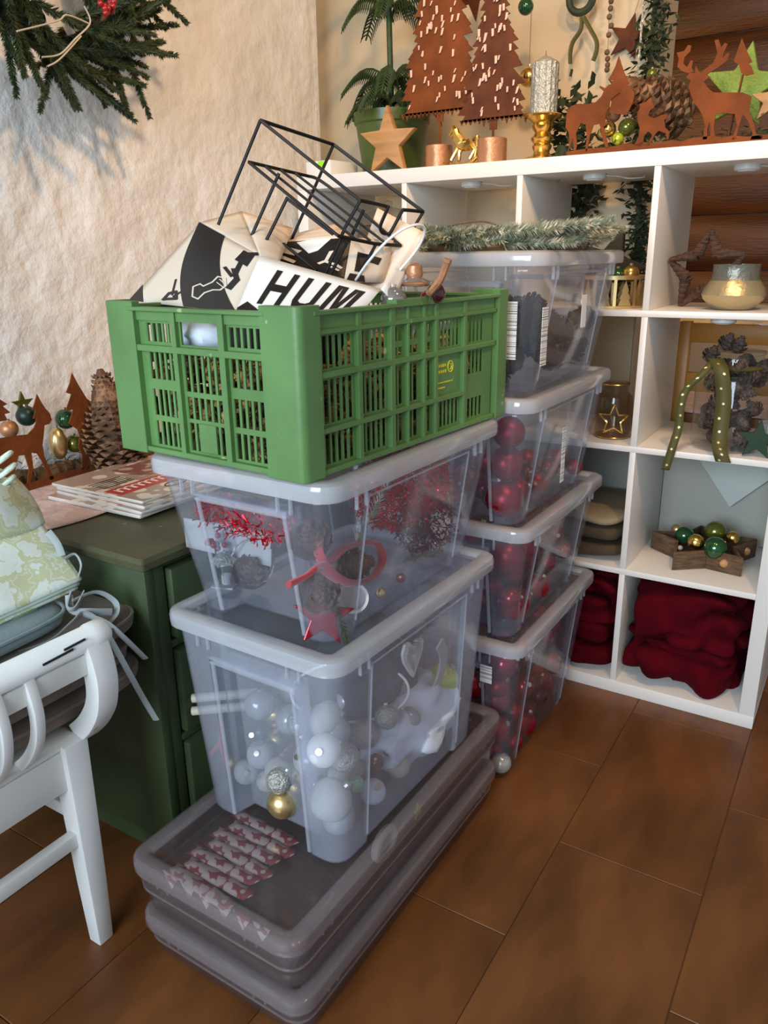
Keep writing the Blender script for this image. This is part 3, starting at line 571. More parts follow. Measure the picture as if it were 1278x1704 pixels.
# ================================================================ black wire rack
rk = thing('wire_rack', 'black wire rack with a slanted tray, sticking out of the paper bag', 'rack', (0, 0, 0))
R_ = lambda x, y, d: at(380+x/3.55, 180+y/3.55, 1, d)
P1, P2, P3, P4 = R_(190, 72, -1.02), R_(622, 215, -.86), R_(1152, 612, -.80), R_(780, 545, -.95)
rw = .0027
def wire(pts, nm='wire', r=rw): return MB().tube(pts, r, 7).build(nm, M_black, rk)
wire([P1, P2], 'top_wire', .003); wire([P2, P3], 'top_wire', .003); wire([P1, P4], 'top_wire')
e_ = lambda x, y, t: R_(x, y, -.95+.15*t)
wire(bez([P4, e_(930, 580, .4), e_(940, 592, .42), e_(900, 690, .42), e_(905, 730, .45), e_(935, 742, .52), e_(962, 728, .56), e_(1025, 612, .65), e_(1045, 602, .7), P3], 5), 'notch_wire', .003)
wire([P1, R_(-60, 690, -1.07)], 'leg'); wire([P2, R_(370, 785, -.93)], 'leg'); wire([P3, R_(880, 1065, -.9)], 'leg'); wire([P4, R_(690, 705, -.96), R_(560, 1010, -1.0)], 'leg')
Q1, Q2, Q3, Q4 = R_(120, 318, -1.03), R_(475, 402, -.9), R_(1018, 812, -.86), R_(650, 755, -.99)
wire([Q1, Q2], 'tray_rim'); wire(bez([Q2, R_(550, 432, -.9), R_(760, 590, -.885), Q3], 5), 'tray_rim'); wire([Q1, Q4], 'tray_rim'); wire([Q4, R_(870, 802, -.92), Q3], 'tray_rim', .003)
for t in (.25, .5, .75): wire([Q1.lerp(Q2, t), Q4.lerp(Q3, t)], 'tray_wire', .0023)
a_ = R_(300, 385, -1.0); wire([a_, R_(130, 772, -1.03)], 'leg'); wire([R_(348, 530, -1.02), R_(218, 795, -1.04)], 'leg'); wire([R_(340, 528, -1.02), R_(620, 745, -.99)], 'tray_wire')
wire([R_(128, 785, -1.03), R_(330, 805, -1.0), R_(520, 960, -1.0)], 'base_wire'); wire([R_(700, 795, -.97), R_(590, 1010, -1.0)], 'leg'); wire([R_(870, 808, -.92), R_(750, 1030, -.95)], 'leg')
wire([R_(800, 600, -.92), R_(725, 760, -.93)], 'leg')
# ================================================================ contents of the boxes
def depth(p): return (V(p)-CAM).dot(fwd)
def inside(B, p, r):                                    # keep a point of radius r inside the box
    d = V(p)-B[1]; x, y = d.dot(B[3]), d.dot(B[2]); t = B[0]; z = p[2]-t.location.z
    z = max(r+.009, z); hx = .155+.02*min(1, z/.25)-r; hy = .24+.02*min(1, z/.25)-r-(.0 if abs(x)+r > .1 else .04)
    return loc_at(B, max(-hx, min(hx, x)), max(-hy, min(hy, y)), z)
PL = []
def ball(B, X, Y, rp, plane, mt, label, name='bauble', fn=None, cap=True):
    p = at(X, Y, *plane); r = rp*depth(p)/F; p = inside(B, p, r)
    for _ in range(40):                                 # step away from what already lies there
        hit = [(q, s) for q, s in PL if (p-q).length < r+s-.0005]
        if not hit: break
        q, s = hit[0]; n = (p-q); n = n.normalized() if n.length > 1e-5 else V((0, 0, 1)); n = (n+V((-.2, .3, .25))*.5).normalized(); p = inside(B, q+n*(r+s+.0005), r)
    PL.append((p.copy(), r)); b = bauble(name, r, mt, cap, fn, label, None, p); b.rotation_euler = (random.uniform(-1, 1), random.uniform(-1, 1), 0); return b
rib = lambda d: 1+.05*cos(14*math.atan2(d.y, d.x))*(1-d.z*d.z)
ribz = lambda d: 1+.045*cos(26*math.acos(max(-1, min(1, d.z))))
c4 = lambda x, y: (250+x/2.13, 960+y/2.13)
fx, rxp = (1, -1.095), (0, -.56)
for x, y, r, pl, mt, lab, fn in (
    (245, 660, 44, fx, M_felt, 'white woolly ball with red bow at the left end of the tall box', None), (270, 752, 48, fx, M_felt, 'white woolly ball at the lower left corner of the tall box', lambda d: 1+.03*noise.noise(d*9)),
    (420, 668, 46, fx, M_beige, 'large beige ball behind the recessed end of the tall box', None), (478, 700, 36, fx, M_palegold, 'ribbed pale gold ball near the end of the tall box', ribz),
    (350, 748, 40, fx, M_pearl, 'pearl white ball at the bottom left of the tall box', None), (418, 772, 38, fx, M_beige, 'small beige ball at the bottom end of the tall box', None),
    (468, 825, 34, fx, M_silver, 'glittery silver ball at the very bottom of the tall box end', None), (505, 768, 40, fx, M_pearl, 'pearl ball beside the corner column of the tall box', None),
    (565, 655, 66, rxp, M_wht, 'big white ribbed ball behind the near side of the tall box', ribz), (640, 790, 76, rxp, M_felt, 'largest white ribbed ball low in the near corner of the tall box', rib),
    (668, 925, 62, rxp, M_pearl, 'white pearl ball at the bottom near corner of the tall box', None), (690, 640, 54, rxp, M_silver, 'large shiny silver ball in the middle of the tall box side', None),
    (726, 733, 32, rxp, M_mintb, 'small mint green glass ball low in the tall box', None), (845, 612, 24, rxp, M_red, 'small dark red ball in the tall box of white ornaments', None),
    (1036, 362, 58, rxp, M_limeb, 'lime yellow ball high at the far end of the tall box', rib), (800, 655, 30, rxp, M_redd, 'dark plum ball beside the white tissue in the tall box', None),
    (380, 600, 46, fx, M_glass, 'clear glass ball at the end of the tall box', None), (560, 880, 40, rxp, M_pearl, 'pearl ball under the big ribbed ball in the tall box', None), (790, 780, 46, rxp, M_tissue, 'pale blue white ball at the side of the tall box', None)):
    ball(bA, *c4(x, y), r/2.13, pl, mt, lab, fn=fn)
big = [(q, s) for q, s in PL]
mx_ = [M_pearl, M_silver, M_palegold, M_beige]; wb = [bauble('bauble', .03, q, True, None, '', None, (0, 0, -5)) for q in mx_]; used = set()
for (x, y, z, r) in pack(90, [.024, .03, .034], .16, .235, 8, .2):
    p = loc_at(bA, x, y, .012+z)
    if any((p-q).length < r+s for q, s in big): continue
    k = random.randrange(4); o = wb[k] if k not in used else dup(wb[k]); used.add(k); o.location = p; o.scale = (r/.03,)*3; o.rotation_euler = (random.uniform(-1, 1), random.uniform(-1, 1), 0)
    tag(o, 'white or silver ball in the lower half of the tall clear box', 'bauble', 'white and silver balls in the tall box')
def ringpts(c, R, n=36, ax=(1, 0, 0), ay=(0, 0, 1), a0=0, a1=2*pi): return [V(c)+V(ax)*R*cos(a0+(a1-a0)*i/n)+V(ay)*R*sin(a0+(a1-a0)*i/n) for i in range(n+(abs(a1-a0) < 6.28))]
def hoop(name, lab, cat, pts, r, mt, closed=True, n=7): return tag(MB().tube(pts, r, n, closed).build(name, mt, None, True, 60), lab, cat)
hoop('wire_hoop', 'large white hoop standing in the tall clear box', 'hoop', ringpts(loc_at(bA, .03, -.03, .2), .118, 40, (.8, .55, .0), (-.15, .2, .42)), .003, M_wht)
hoop('wire_hoop', 'thin second white hoop behind the larger one in the tall box', 'hoop', ringpts(loc_at(bA, .03, .05, .215), .1, 40, (.3, .9, 0), (-.2, 0, .7)), .0022, M_palegold)
cr = MB(); R0 = [V((.075*cos(a), .0, .075*sin(a))) for a in [-1.9+i*.16 for i in range(18)]]; R1 = [V((.1*cos(a), .0, .1*sin(a))) for a in [-1.9+i*.16 for i in range(18)]]
cr.prism(R0+R1[::-1], (0, .004, 0)); o = cr.build('crescent', M_felt, None, False, loc=loc_at(bA, .125, .07, .2), rot=(.15, 0, 1.45)); tag(o, 'flat white crescent shape leaning inside the tall clear box', 'ornament')
ht = [(0, -.9), (.35, -.5), (.75, 0), (.85, .4), (.65, .75), (.3, .75), (0, .45), (-.3, .75), (-.65, .75), (-.85, .4), (-.75, 0), (-.35, -.5)]
t = thing('heart_ornament', 'white lace heart ornament behind the crescent in the tall box', 'ornament', loc_at(bA, .12, .06, .26), 1.5)
MB().prism([(x*.042, 0, y*.05) for x, y in ht], (0, .006, 0)).build('heart', M_wht, t)
g = MB()
for k in range(7): g.tube([(x*.03*(1-k*.1), -.001, y*.036*(1-k*.1)) for x, y in ht], .0011, 5, True)
tag(g.build('lace', M_felt, t), kind='stuff')
for k, yy in enumerate((410, 455)):
    a = at(*c4(150, yy+20), 1, -1.09); b = at(*c4(400, yy-2), 1, -1.02); tag(MB().tube([a, b], .0095, 12).build('taper_candle', M_candle), ('upper', 'lower')[k]+' of two cream taper candles at the end of the tall box', 'candle')
b = at(*c4(248, 585), 1, -1.1); t = tag(MB().tube(bez([b+V((-.02, -.01, -.03)), b, b+V((.012, -.005, .035)), b+V((.004, 0, .05))]), .005, 8, flat=.4).tube(bez([b, b+V((.02, -.012, -.02)), b+V((.03, -.014, -.04))]), .005, 8, flat=.4).build('ribbon', M_redribbon), 'red ribbon on the white woolly ball in the tall box', 'ribbon')
g = MB().sph((0, 0, 0), 1, 40, fn=lambda d: 1+.3*noise.noise(d*2.5)+.13*abs(noise.noise(d*7))); o = g.build('tissue_paper', M_tissue, None, True, 60); o.location = loc_at(bA, .085, .1, .085); o.scale = (.07, .14, .075); o.rotation_euler = (0, 0, -.03); tag(o, 'crumpled bluish white tissue paper at the far side of the tall box', 'paper')
fm = fir_mesh('fir_twig', .16, .026, 260, M_needle); fg = [link('fir_twig', fm, None, loc_at(bA, .1, .02, .27), (0, -.5, 1.2))]; tag(fg[0], 'dark fir twig in the middle of the tall clear box', 'twig')
g = MB().sph((0, 0, 0), 1, 36, fn=lambda d: 1+.3*noise.noise(d*2.2+V((4, 1, 0)))+.12*abs(noise.noise(d*6))); o = g.build('dark_filler', mat('dark_blue_grey_filler', (.05, .06, .065), .9), None, True, 60); o.location = loc_at(bA, -.01, .06, .2); o.scale = (.1, .13, .1); tag(o, 'dark blue grey lump added to darken the middle of the tall box', 'fabric')  # dark lump added to give the box its dark middle behind the hoop
for x, y, r_ in ((620, 500, .036),):
    p = inside(bA, at(*c4(x, y), 0, -.58), .03); o = MB().sph((0, 0, 0), r_, 24, sc=(.6, 1, .8), fn=lambda d: 1+.06*sin(d.y*40)*cos(d.z*40)).build('knitted_ball', M_felt, None, True, 60); o.location = p; tag(o, 'lumpy white knitted ball inside the hoop of the tall box', 'ornament')
# --- red tinsel box
c3 = lambda x, y: (220+x/1.997, 700+y/1.997)
def tinsel(n, cx, cy, cz, sx, sy, sz, lab, B, mt=M_tinsel):
    g = MB()
    for i in range(n):
        d = V((random.gauss(0, 1), random.gauss(0, 1), random.gauss(0, 1))); d = d/max(1, d.length/1.35); p = V((cx+d.x*sx, cy+d.y*sy, cz+d.z*sz)); a = V((random.uniform(-1, 1), random.uniform(-1, 1), random.uniform(-1, 1))).normalized(); s = a.orthogonal().normalized(); k = random.uniform(.006, .02)
        g.add([p, p+a*k+s*.0018, p+a*k*.9-s*.0018, p-a*.003], [(0, 1, 2), (0, 2, 3)])
    o = g.build('red_tinsel', mt, None, False); o.location = loc_at(B, 0, 0, 0); o.rotation_euler = (0, 0, B[4]); return tag(o, lab, 'tinsel', None, 'stuff')
tinsel(2600, .06, .12, .165, .055, .09, .055, 'heap of shiny red tinsel at the far end of the box under the crate', bB)
tinsel(900, -.05, -.19, .165, .09, .02, .022, 'red tinsel garland at the near end of the box under the crate', bB)
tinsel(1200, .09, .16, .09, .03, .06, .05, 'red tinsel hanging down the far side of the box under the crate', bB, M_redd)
a, b, c, d = [at(*c3(*q), 1, -1.075) for q in ((170, 325), (460, 375), (460, 485), (180, 420))]
g = MB().grid(patch(a, b, c, d, (0, .01, 0)), 8, 5); o = g.build('felt_strip', M_felt); solid(o, .004); tag(o, 'white felt strip across the near end of the red tinsel box', 'cloth')
bigc = cone_mesh('cone_scales', .075, .036, M_cone, 8, 8)
for x, y, pl, q, lab in ((570, 600, (0, -.565), (1.3, 0, .6), 'brown pine cone low in the near corner of the tinsel box'), (590, 390, (0, -.58), (.7, .3, 0), 'brown pine cone under the lid in the near corner of the tinsel box'), (740, 480, (0, -.56), (1.2, .2, 1.6), 'brown pine cone inside the loop of the red bow'), (400, 560, (1, -1.08), (.5, .6, 0), 'dark pine cone behind the recessed end of the tinsel box')):
    p = inside(bB, at(*c3(x, y), *pl), .036); o = link('pine_cone', bigc, None, p-Euler(q).to_matrix() @ V((0, 0, .037)), q); tag(o, lab, 'cone')
rbp = [at(*c3(x, y), 0, -.538+dx) for x, y, dx in ((520, 545, -.02), (580, 515, -.01), (630, 480, 0), (660, 510, 0), (720, 540, .002), (790, 525, 0), (830, 470, -.004), (815, 415, -.01), (770, 405, -.02), (700, 425, -.02), (645, 470, -.012), (620, 440, -.02), (622, 400, -.03))]
tag(MB().tube(bez(rbp, 6), .0115, 8, flat=.45).build('red_bow', M_redribbon, None, True, 60), 'red felt bow in the middle of the tinsel box', 'bow')
o = MB().prism(star_poly(.052, .022), (0, .006, 0)).build('red_star', M_red, None, False, bevel=.002, loc=inside(bB, at(*c3(578, 690), 0, -.555), .03), rot=(-.25, .1, .62)); tag(o, 'flat red star at the bottom near corner of the tinsel box', 'star')
o = MB().lathe([(.021, -.018), (.026, -.018), (.026, .018), (.021, .018), (.021, -.018)], 24).build('napkin_ring', M_wht, None, loc=inside(bB, at(*c3(735, 592), 0, -.555), .03), rot=(1.2, .2, .5)); tag(o, 'white napkin ring on the floor of the tinsel box', 'ring')
ball(bB, *c3(825, 585), 18/2, (0, -.55), M_palegold, 'small pale gold ball on the floor of the tinsel box'); ball(bB, *c3(892, 522), 17/2, (0, -.55), M_red, 'small red ball near the bottom edge of the tinsel box')
fm2 = fir_mesh('fir_twig', .12, .026, 170, M_frost); o = link('fir_twig', fm2, None, inside(bB, at(*c3(745, 400), 0, -.56), .02), (0, -.9, 1.2)); tag(o, 'frosted fir twig standing above the red bow', 'twig')
fm3 = fir_mesh('fir_twig', .12, .018, 170, M_needle); o = link('fir_twig', fm3, None, inside(bB, at(*c3(655, 560), 0, -.545), .01), (0, 1.3, .5)); tag(o, 'green fir twig hanging down beside the red star', 'twig')
o = link('fir_twig', fm3, None, inside(bB, at(*c3(900, 470), 0, -.56), .02), (0, .1, 1.4)); tag(o, 'dark fir twig on the floor of the tinsel box towards its far end', 'twig')
o = MB().lathe([(.0, 0), (.03, .0), (.034, .004), (.03, .008), (0, .009)], 24).build('white_disc', M_wht, None, loc=inside(bB, at(*c3(1035, 330), 0, -.57), .04), rot=(1.2, 0, 1.5)); tag(o, 'round white disc with red flecks at the far end of the tinsel box', 'ornament')
t = thing('glass_lantern', 'tiny glass lantern with a silver roof at the near left corner of the tinsel box', 'lantern', inside(bB, at(*c3(262, 620), 1, -1.09), .001), .3)
MB().bb((-.02, -.02, .003), (.02, .02, .045)).build('glass_pane', M_glass, t); MB().bb((-.022, -.022, 0), (.022, .022, .003)).build('base', M_silver, t)
MB().lathe([(.03, .045), (.012, .062), (.004, .064), (0, .07)], 4).build('roof', M_silver, t); MB().lathe([(.0, .003), (.009, .003), (.009, .02), (0, .02)], 12).build('candle', M_candle, t)
tag(MB().tube(ringpts(at(*c3(400, 470), 1, -1.075), .045, 30, (.85, .3, 0), (0, .1, .95)), .0016, 6, True).build('wire_hoop', M_silver), 'thin silver wire hoop leaning against the white felt strip', 'hoop')
t = thing('red_flower', 'small red berry sprig on the tiny glass lantern', 'sprig', at(*c3(272, 405), 1, -1.095)-V((0, 0, 0)))
for k in range(9): MB().sph((random.uniform(-.016, .016), random.uniform(-.012, .012), random.uniform(-.008, .014)), .006, 10).build('berry', M_berry, t)
MB().tube([(0, 0, 0), (.003, .002, -.05)], .0014, 6).build('stem', M_twig, t)
# --- the flat boxes
def stuffing(B, hx, hy, z0, h, mt, lab, seed):
    def f(u, v): x, y = (u-.5)*2*hx, (v-.5)*2*hy; return V((x, y, h*(1-(abs(2*u-1)**8+abs(2*v-1)**8)*.5)+.006*noise.noise(V((x*14, y*5, seed)))+.003*noise.noise(V((x*50, y*12, seed)))))
    g = MB().grid(f, 26, 46).bb((-hx*.97, -hy*.97, -.0), (hx*.97, hy*.97, h*.35)); o = g.build('folded_fabric', mt, None, True, 60); o.location = loc_at(B, 0, 0, z0); o.rotation_euler = (0, 0, B[4]); return tag(o, lab, 'fabric')
stuffing(fl2, .14, .335, .006, .06, M_brownstuff, 'dark brown ribbed fabric filling the upper flat box', 3); stuffing(fl1, .14, .335, .006, .062, M_purple, 'dark plum fabric filling the lower flat box', 8)
for k in range(7):
    g = MB().grid(lambda u, v: V(((u-.5)*.155+.012*sin(v*3), (v-.5)*.028, .006*sin(pi*v)+.0012*sin(u*21))), 12, 5); o = g.build('paper_strip', M_redprint, None, loc=loc_at(fl2, -.068+.012*(k % 2), -.335+.029*k, .077), rot=(random.uniform(-.1, .1), 0, fl2[4]+random.uniform(-.08, .08)))
    solid(o, .0012); tag(o, 'red and white folded pennant strip under the lid of the upper flat box', 'strip', 'pennant strips in the upper flat box')
g = MB()
for k in range(6): g.prism([(-.13+.043*k, 0, .0), (-.13+.043*k+.04, 0, .0), (-.13+.043*k+.02, 0, -.034)], (0, .0015, 0))
o = g.build('pennant_garland', M_redprint, None, False, loc=loc_at(fl2, -.02, -.345, .078), rot=(0, 0, fl2[4])); tag(o, 'red and white pennants showing through the end of the upper flat box', 'garland', None, 'stuff')
o = MB().tube(ringpts((0, 0, 0), .032, 24, (0, 1, 0), (0, 0, .8)), .009, 8, True).build('white_wreath', M_felt, None, loc=loc_at(fl2, .146, -.06, .062)); o.rotation_euler = (0, 0, fl2[4]); tag(o, 'small white ring wreath against the side of the upper flat box', 'wreath')
o = MB().sph((0, 0, 0), .02, 14, sc=(.4, 1, .9)).build('green_ornament', M_dkgreen, None, loc=loc_at(fl2, .146, -.06, .062)); tag(o, 'dark green ornament in the small white ring of the upper flat box', 'ornament')
o = MB().sph((0, 0, 0), .028, 14, sc=(.6, 1, .7)).build('red_ornament', M_redd, None, loc=loc_at(fl2, .13, -.3, .035)); tag(o, 'dull red ornament in the near corner of the upper flat box', 'ornament')
for k, mt in enumerate((M_limeb, M_red)): 
    o = MB().prism(star_poly(.018, .008, (0, 1, 0)), (.004, 0, 0)).build('felt_star', mt, None, False, loc=loc_at(fl2, .148, .06+.09*k, .055), rot=(0, 0, fl2[4])); tag(o, ('lime', 'red')[k]+' star against the long side of the upper flat box', 'star')
# --- rear boxes
swirl = lambda d: 1+.03*cos(9*(math.atan2(d.y, d.x)+d.z*1.2))*(1-d.z*d.z)
def fill(B, n, radii, protos, r0, lab, grp, zmax, z0=.011):
    use = [False]*len(protos)
    for (x, y, z, r) in pack(n, radii, .153, .232, 8, zmax):
        k = random.randrange(len(protos)); p = loc_at(B, x, y, z0+z)
        o = dup(protos[k]) if use[k] else protos[k]; use[k] = True
        o.location = p; o.scale = (r/r0,)*3; o.rotation_euler = (random.uniform(-1.5, 1.5), random.uniform(-1.5, 1.5), 0); tag(o, lab, 'bauble', grp)
def protos(r): return [bauble('bauble', r, M_red, True, None, '', None, (0, 0, -5)), bauble('bauble', r, M_redm, True, swirl, '', None, (0, 0, -5)), bauble('bauble', r, M_redd, True, None, '', None, (0, 0, -5)), bauble('bauble', r, M_redm, True, rib, '', None, (0, 0, -5))]
PL = []
for X, Y, rp, mt, fn, lab in ((838, 848, 31, M_redm, swirl, 'big matt red ball with swirled grooves at the bottom of the third rear box'), (842, 797, 29, M_redm, rib, 'big ribbed red ball, middle of the column in the third rear box'), (845, 752, 27, M_redm, None, 'big plain red ball, topmost of the column in the third rear box')):
    ball(bF, X, Y, rp, (1, -.55), mt, lab, fn=fn)
fill(bF, 30, [.022, .028, .03], protos(.03), .03, 'red ball lying low in the third rear box', 'red balls in the third rear box', .13)
bl = [(o, o.location) for o in S.collection.objects if o.get('group') == 'red balls in the third rear box']
for o, l in bl:
    if any((l-q).length < s+.03 for q, s in PL):
        for ch in list(o.children): bpy.data.objects.remove(ch)
        bpy.data.objects.remove(o)
fill(bE, 110, [.026, .033, .04], protos(.03), .03, 'red ball in the second rear box from the floor', 'red balls in the second rear box', .235)
fill(bD, 150, [.024, .03, .036], protos(.03), .03, 'red ball in the lowest rear box', 'red balls in the lowest rear box', .33)
p = inside(bD, at(826, 1296, 1, -.55), .026); b = bauble('bauble', .026, M_pearl, True, None, 'single pearly white ball at the bottom near corner of the lowest rear box', None, p)
dk = cone_mesh('cone_scales', .08, .036, M_cone2, 8, 8)
for (x, y, z, r) in pack(60, [.036, .04], .155, .235, 8, .185):
    q = (random.uniform(0, 6), random.uniform(0, 6), random.uniform(0, 6)); k = r/.04; o = link('pine_cone', dk, None, loc_at(bG, x, y, .01+z)-Euler(q).to_matrix() @ V((0, 0, .04*k)), q); o.scale = (k,)*3
    tag(o, 'dark grey cone filling the topmost rear box', 'cone', 'dark cones in the topmost rear box')
# --- frosted wreath on the top box
wr_ = thing('fir_wreath', 'frosted fir wreath lying flat on the topmost rear box', 'wreath', loc_at(bG, .0, -.02, .284))
MB().tube([V((.17*cos(a), .215*sin(a), 0)) for a in [2*pi*i/40 for i in range(40)]], .008, 7, True).build('ring', M_twig, wr_)
fb = [fir_mesh('fir_branch', .15, .026, 260, M_frost, .0016, 0, pi, .0015) for _ in range(3)]
for i in range(84):
    a = 2*pi*i/84+random.uniform(-.05, .05); rr = random.uniform(.88, 1.1); c = V((.168*rr*cos(a), .21*rr*sin(a), random.uniform(.004, .036)))
    link('fir_branch', fb[i % 3], wr_, c, (random.uniform(-3, 3), random.uniform(-.16, .06), a+pi/2+random.uniform(-.45, .45)))
MB().tube(bez([(-.1, -.16, .03), (-.03, -.19, .045), (.03, -.17, .05), (.08, -.15, .03)]), .0018, 6).build('wire_loop', M_twig, wr_)
for x, y in ((.12, -.15), (-.13, -.15), (.16, .05)): MB().sph((x, y, .022), .012, 10, sc=(1.3, 1, .7)).build('wood_slice', M_wood, wr_)
# ================================================================ dresser and what stands on it
dx0, dx1, dy0, dy1, dz = -1.6, -.968, -1.16, -.2, .71
dr = thing('dresser', 'dark green painted old dresser against the rough wall', 'dresser', (-1.28, -.68, 0))
off_ = V((1.28, .68, 0)); q = lambda a, b: (V(a)+off_, V(b)+off_)
MB().bb(*q((dx0, dy0, .05), (dx1, dy0+.022, dz-.025))).build('side_panel', M_green, dr, bevel=.002)
MB().bb(*q((dx0, dy1-.022, .05), (dx1, dy1, dz-.025))).build('side_panel', M_green, dr, bevel=.002)
MB().bb(*q((dx0, dy0+.02, .05), (dx1-.03, dy1-.02, dz-.03))).build('carcass', M_dark, dr)
for a, b in ((dy0+.02, dy0+.05), (dy1-.05, dy1-.02)): MB().bb(*q((dx1-.03, a, .05), (dx1-.002, b, dz-.025))).build('stile', M_green, dr, bevel=.002)
for z0, z1, n in ((.515, .665, 1), (.3, .49, 2), (.09, .275, 3)):
    d = MB().bb(*q((dx1-.028, dy0+.055, z0), (dx1+.012, dy1-.055, z1))).build('drawer', M_green, dr, bevel=.006)
    for y in (-.9, -.46): MB().lathe([(.006, 0), (.006, .012), (.016, .02), (.014, .03), (0, .032)], 14, M=Matrix.Rotation(pi/2, 3, 'Y')).build('knob', M_green, d, loc=V((dx1+.012, y, (z0+z1)/2))+off_)
    MB().bb(*q((dx1-.028, dy0+.05, z1+.004), (dx1-.002, dy1-.05, z1+.02))).build('rail', M_green, dr, bevel=.002)
g = MB(); g.loft([rrect(.335+k, .5+k, .006, z) for k, z in ((-.012, dz-.03), (.0, dz-.022), (.002, dz-.008), (-.004, dz))], cap0=True, cap1=True); g.build('top', mat('worn_green_top', (.085, .085, .04), .5, var=.35, vscale=7, wear=((.33, .24, .1), 20, .7)), dr, loc=(0, 0, 0))
MB().bb(*q((dx0, dy0+.01, 0), (dx1-.02, dy1-.01, .052))).build('plinth', M_green, dr)
g = MB().grid(lambda u, v: V((-1.585+.345*u+.015*sin(v*9), dy0-.012+v*.92, dz+.0035+.0018*sin(u*17+v*5)*sin(v*23))), 16, 40); o = g.build('table_runner', M_runner); solid(o, .002, 1); tag(o, 'pale pinkish cloth runner on the dresser top', 'cloth')
for k, (dx, dy, rz, th) in enumerate(((.0, .0, .02, .008), (.012, .012, -.05, .007), (.004, .02, -.02, .007), (-.012, .022, .015, .006))):
    zz = dz+.0065+.0078*k+.004
    t = thing('magazine', ('lowest magazine of the pile on the dresser', 'second magazine from the bottom of the dresser pile', 'third magazine from the bottom of the dresser pile', 'topmost magazine of the dresser pile, with a red title band')[k], 'magazine', (-1.27+dx, -.893+dy, zz), rz)
    g = MB(); g.loft([rrect(.148+a, .138+a, .004, z) for a, z in ((-.001, -th/2), (0, -th/4), (0, th/4), (-.001, th/2))], cap0=True, cap1=True); g.build('pages', M_page, t)
    g = MB().bb((-.147, -.137, th/2), (.147, .137, th/2+.0008)); g.build('cover', M_mag, t, False)
    if k in (3, 1): MB().bb((.02, -.13, th/2+.0008), (.075, .135, th/2+.0013)).build('title_band', M_magred, t, False)
    if k == 3:
        MB().tube([V((.105+.014*cos(a), .0+.03*sin(a), th/2+.001)) for a in [2*pi*i/20 for i in range(20)]], .0015, 5, True).build('printed_ring', M_ink, t)
        g = MB()
        for i in range(9): g.box((.045, -.11+.02*i, th/2+.0015), (.028, .006, .0004)); g.box((.034, -.104+.02*i, th/2+.0015), (.006, .014, .0004))
        tag(g.build('title_lettering', M_paper, t, False), kind='stuff')
        g = MB()
        for i in range(5): g.box((-.0-.012*i, -.07, th/2+.0012), (.004, .09, .0004))
        tag(g.build('text_lines', M_ink, t, False), kind='stuff')
        MB().bb((-.11, .0, th/2+.0009), (.0, .12, th/2+.0013)).build('cover_picture', mat('cover_picture', (.5, .42, .34), .4, col2=(.25, .1, .08), vscale=30), t, False)
def cut(pts, y, th, ax=1, o=(0, 0), s=1.0):             # sheet-metal outline standing in the plane x or y = y
    P = [at(o[0]+a/s, o[1]+b/s, ax, y) for a, b in pts]; n = V((0, 0, 0)); n[ax] = th; return P, n
def cutout(name, pts, y, th, parent, mt, ax=1, o=(0, 0), s=1.0): P, n = cut(pts, y, th, ax, o, s); return MB().prism(P, n).build(name, mt, parent, False)
rp = thing('metal_silhouette', 'rusted sheet metal panel with deer and fir trees on the dresser', 'decoration', (0, 0, 0)); K = dict(ax=0, o=(0, 560), s=3.873)
cutout('ground_strip', [(-160, 985), (0, 950), (60, 975), (200, 945), (345, 895), (520, 850), (700, 805), (830, 770), (905, 740), (960, 790), (760, 850), (300, 985), (60, 1040), (-160, 1090)], -1.515, -.003, rp, M_rust, **K)
cutout('doe', [(-130, 650), (0, 655), (100, 640), (180, 632), (220, 590), (238, 545), (228, 515), (262, 470), (300, 498), (332, 535), (322, 562), (288, 572), (282, 640), (275, 700), (287, 770), (320, 850), (348, 915), (325, 925), (270, 800), (240, 755), (203, 750), (216, 850), (192, 960), (178, 960), (188, 850), (160, 763), (120, 770), (102, 850), (70, 985), (-130, 1010)], -1.515, -.003, rp, M_rust, **K)
cutout('fawn', [(515, 575), (545, 545), (556, 580), (553, 640), (600, 650), (630, 640), (660, 645), (672, 690), (660, 740), (690, 765), (650, 815), (660, 775), (625, 755), (590, 770), (575, 850), (560, 855), (560, 780), (548, 860), (530, 860), (530, 760), (508, 720), (515, 640), (500, 595)], -1.515, -.003, rp, M_rust, **K)
cutout('fir_tree', [(240, 372), (222, 440), (208, 475), (232, 470), (215, 530), (335, 540), (322, 495), (295, 465), (268, 425)], -1.516, -.003, rp, M_rust, **K)
cutout('fir_tree', [(465, 235), (452, 300), (428, 362), (462, 372), (425, 480), (475, 470), (445, 560), (560, 640), (760, 640), (760, 560), (560, 400), (505, 310)], -1.517, -.003, rp, M_rust, **K)
cutout('fir_tree', [(-60, 380), (0, 405), (48, 435), (20, 450), (68, 490), (30, 500), (50, 540), (-80, 560)], -1.516, -.003, rp, M_rust, **K)
for X, Y, r, mt, lab, sc in ((44, 692, 17, M_dgreen, 'dark green ball behind the rusted panel on the dresser', 1), (15, 714, 15, M_copper, 'copper ball at the left behind the rusted panel', 1), (109, 697, 17, M_gbaub, 'shiny green ball behind the rusted fawn', 1), (124, 738, 15, M_olive, 'olive ball below the shiny green one on the dresser', 1), (97, 738, 15, M_palegold, 'tall gold drop ornament between the rusted doe and fawn', 1.8)):
    p = at(X, Y, 0, -1.555); r = r*depth(p)/F; b = bauble('bauble', r, mt, True, None, lab, None, p); b.scale = (1, 1, sc)
p = at(203, 764, 0, -1.47); p.z = dz+.005
o = link('pine_cone', cone_mesh('cone_scales', .27, .085, M_cone, 20, 12, .12), None, p, (.0, -.1, 1)); tag(o, 'very large brown pine cone standing beside the green crate on the dresser', 'cone')
g = MB()
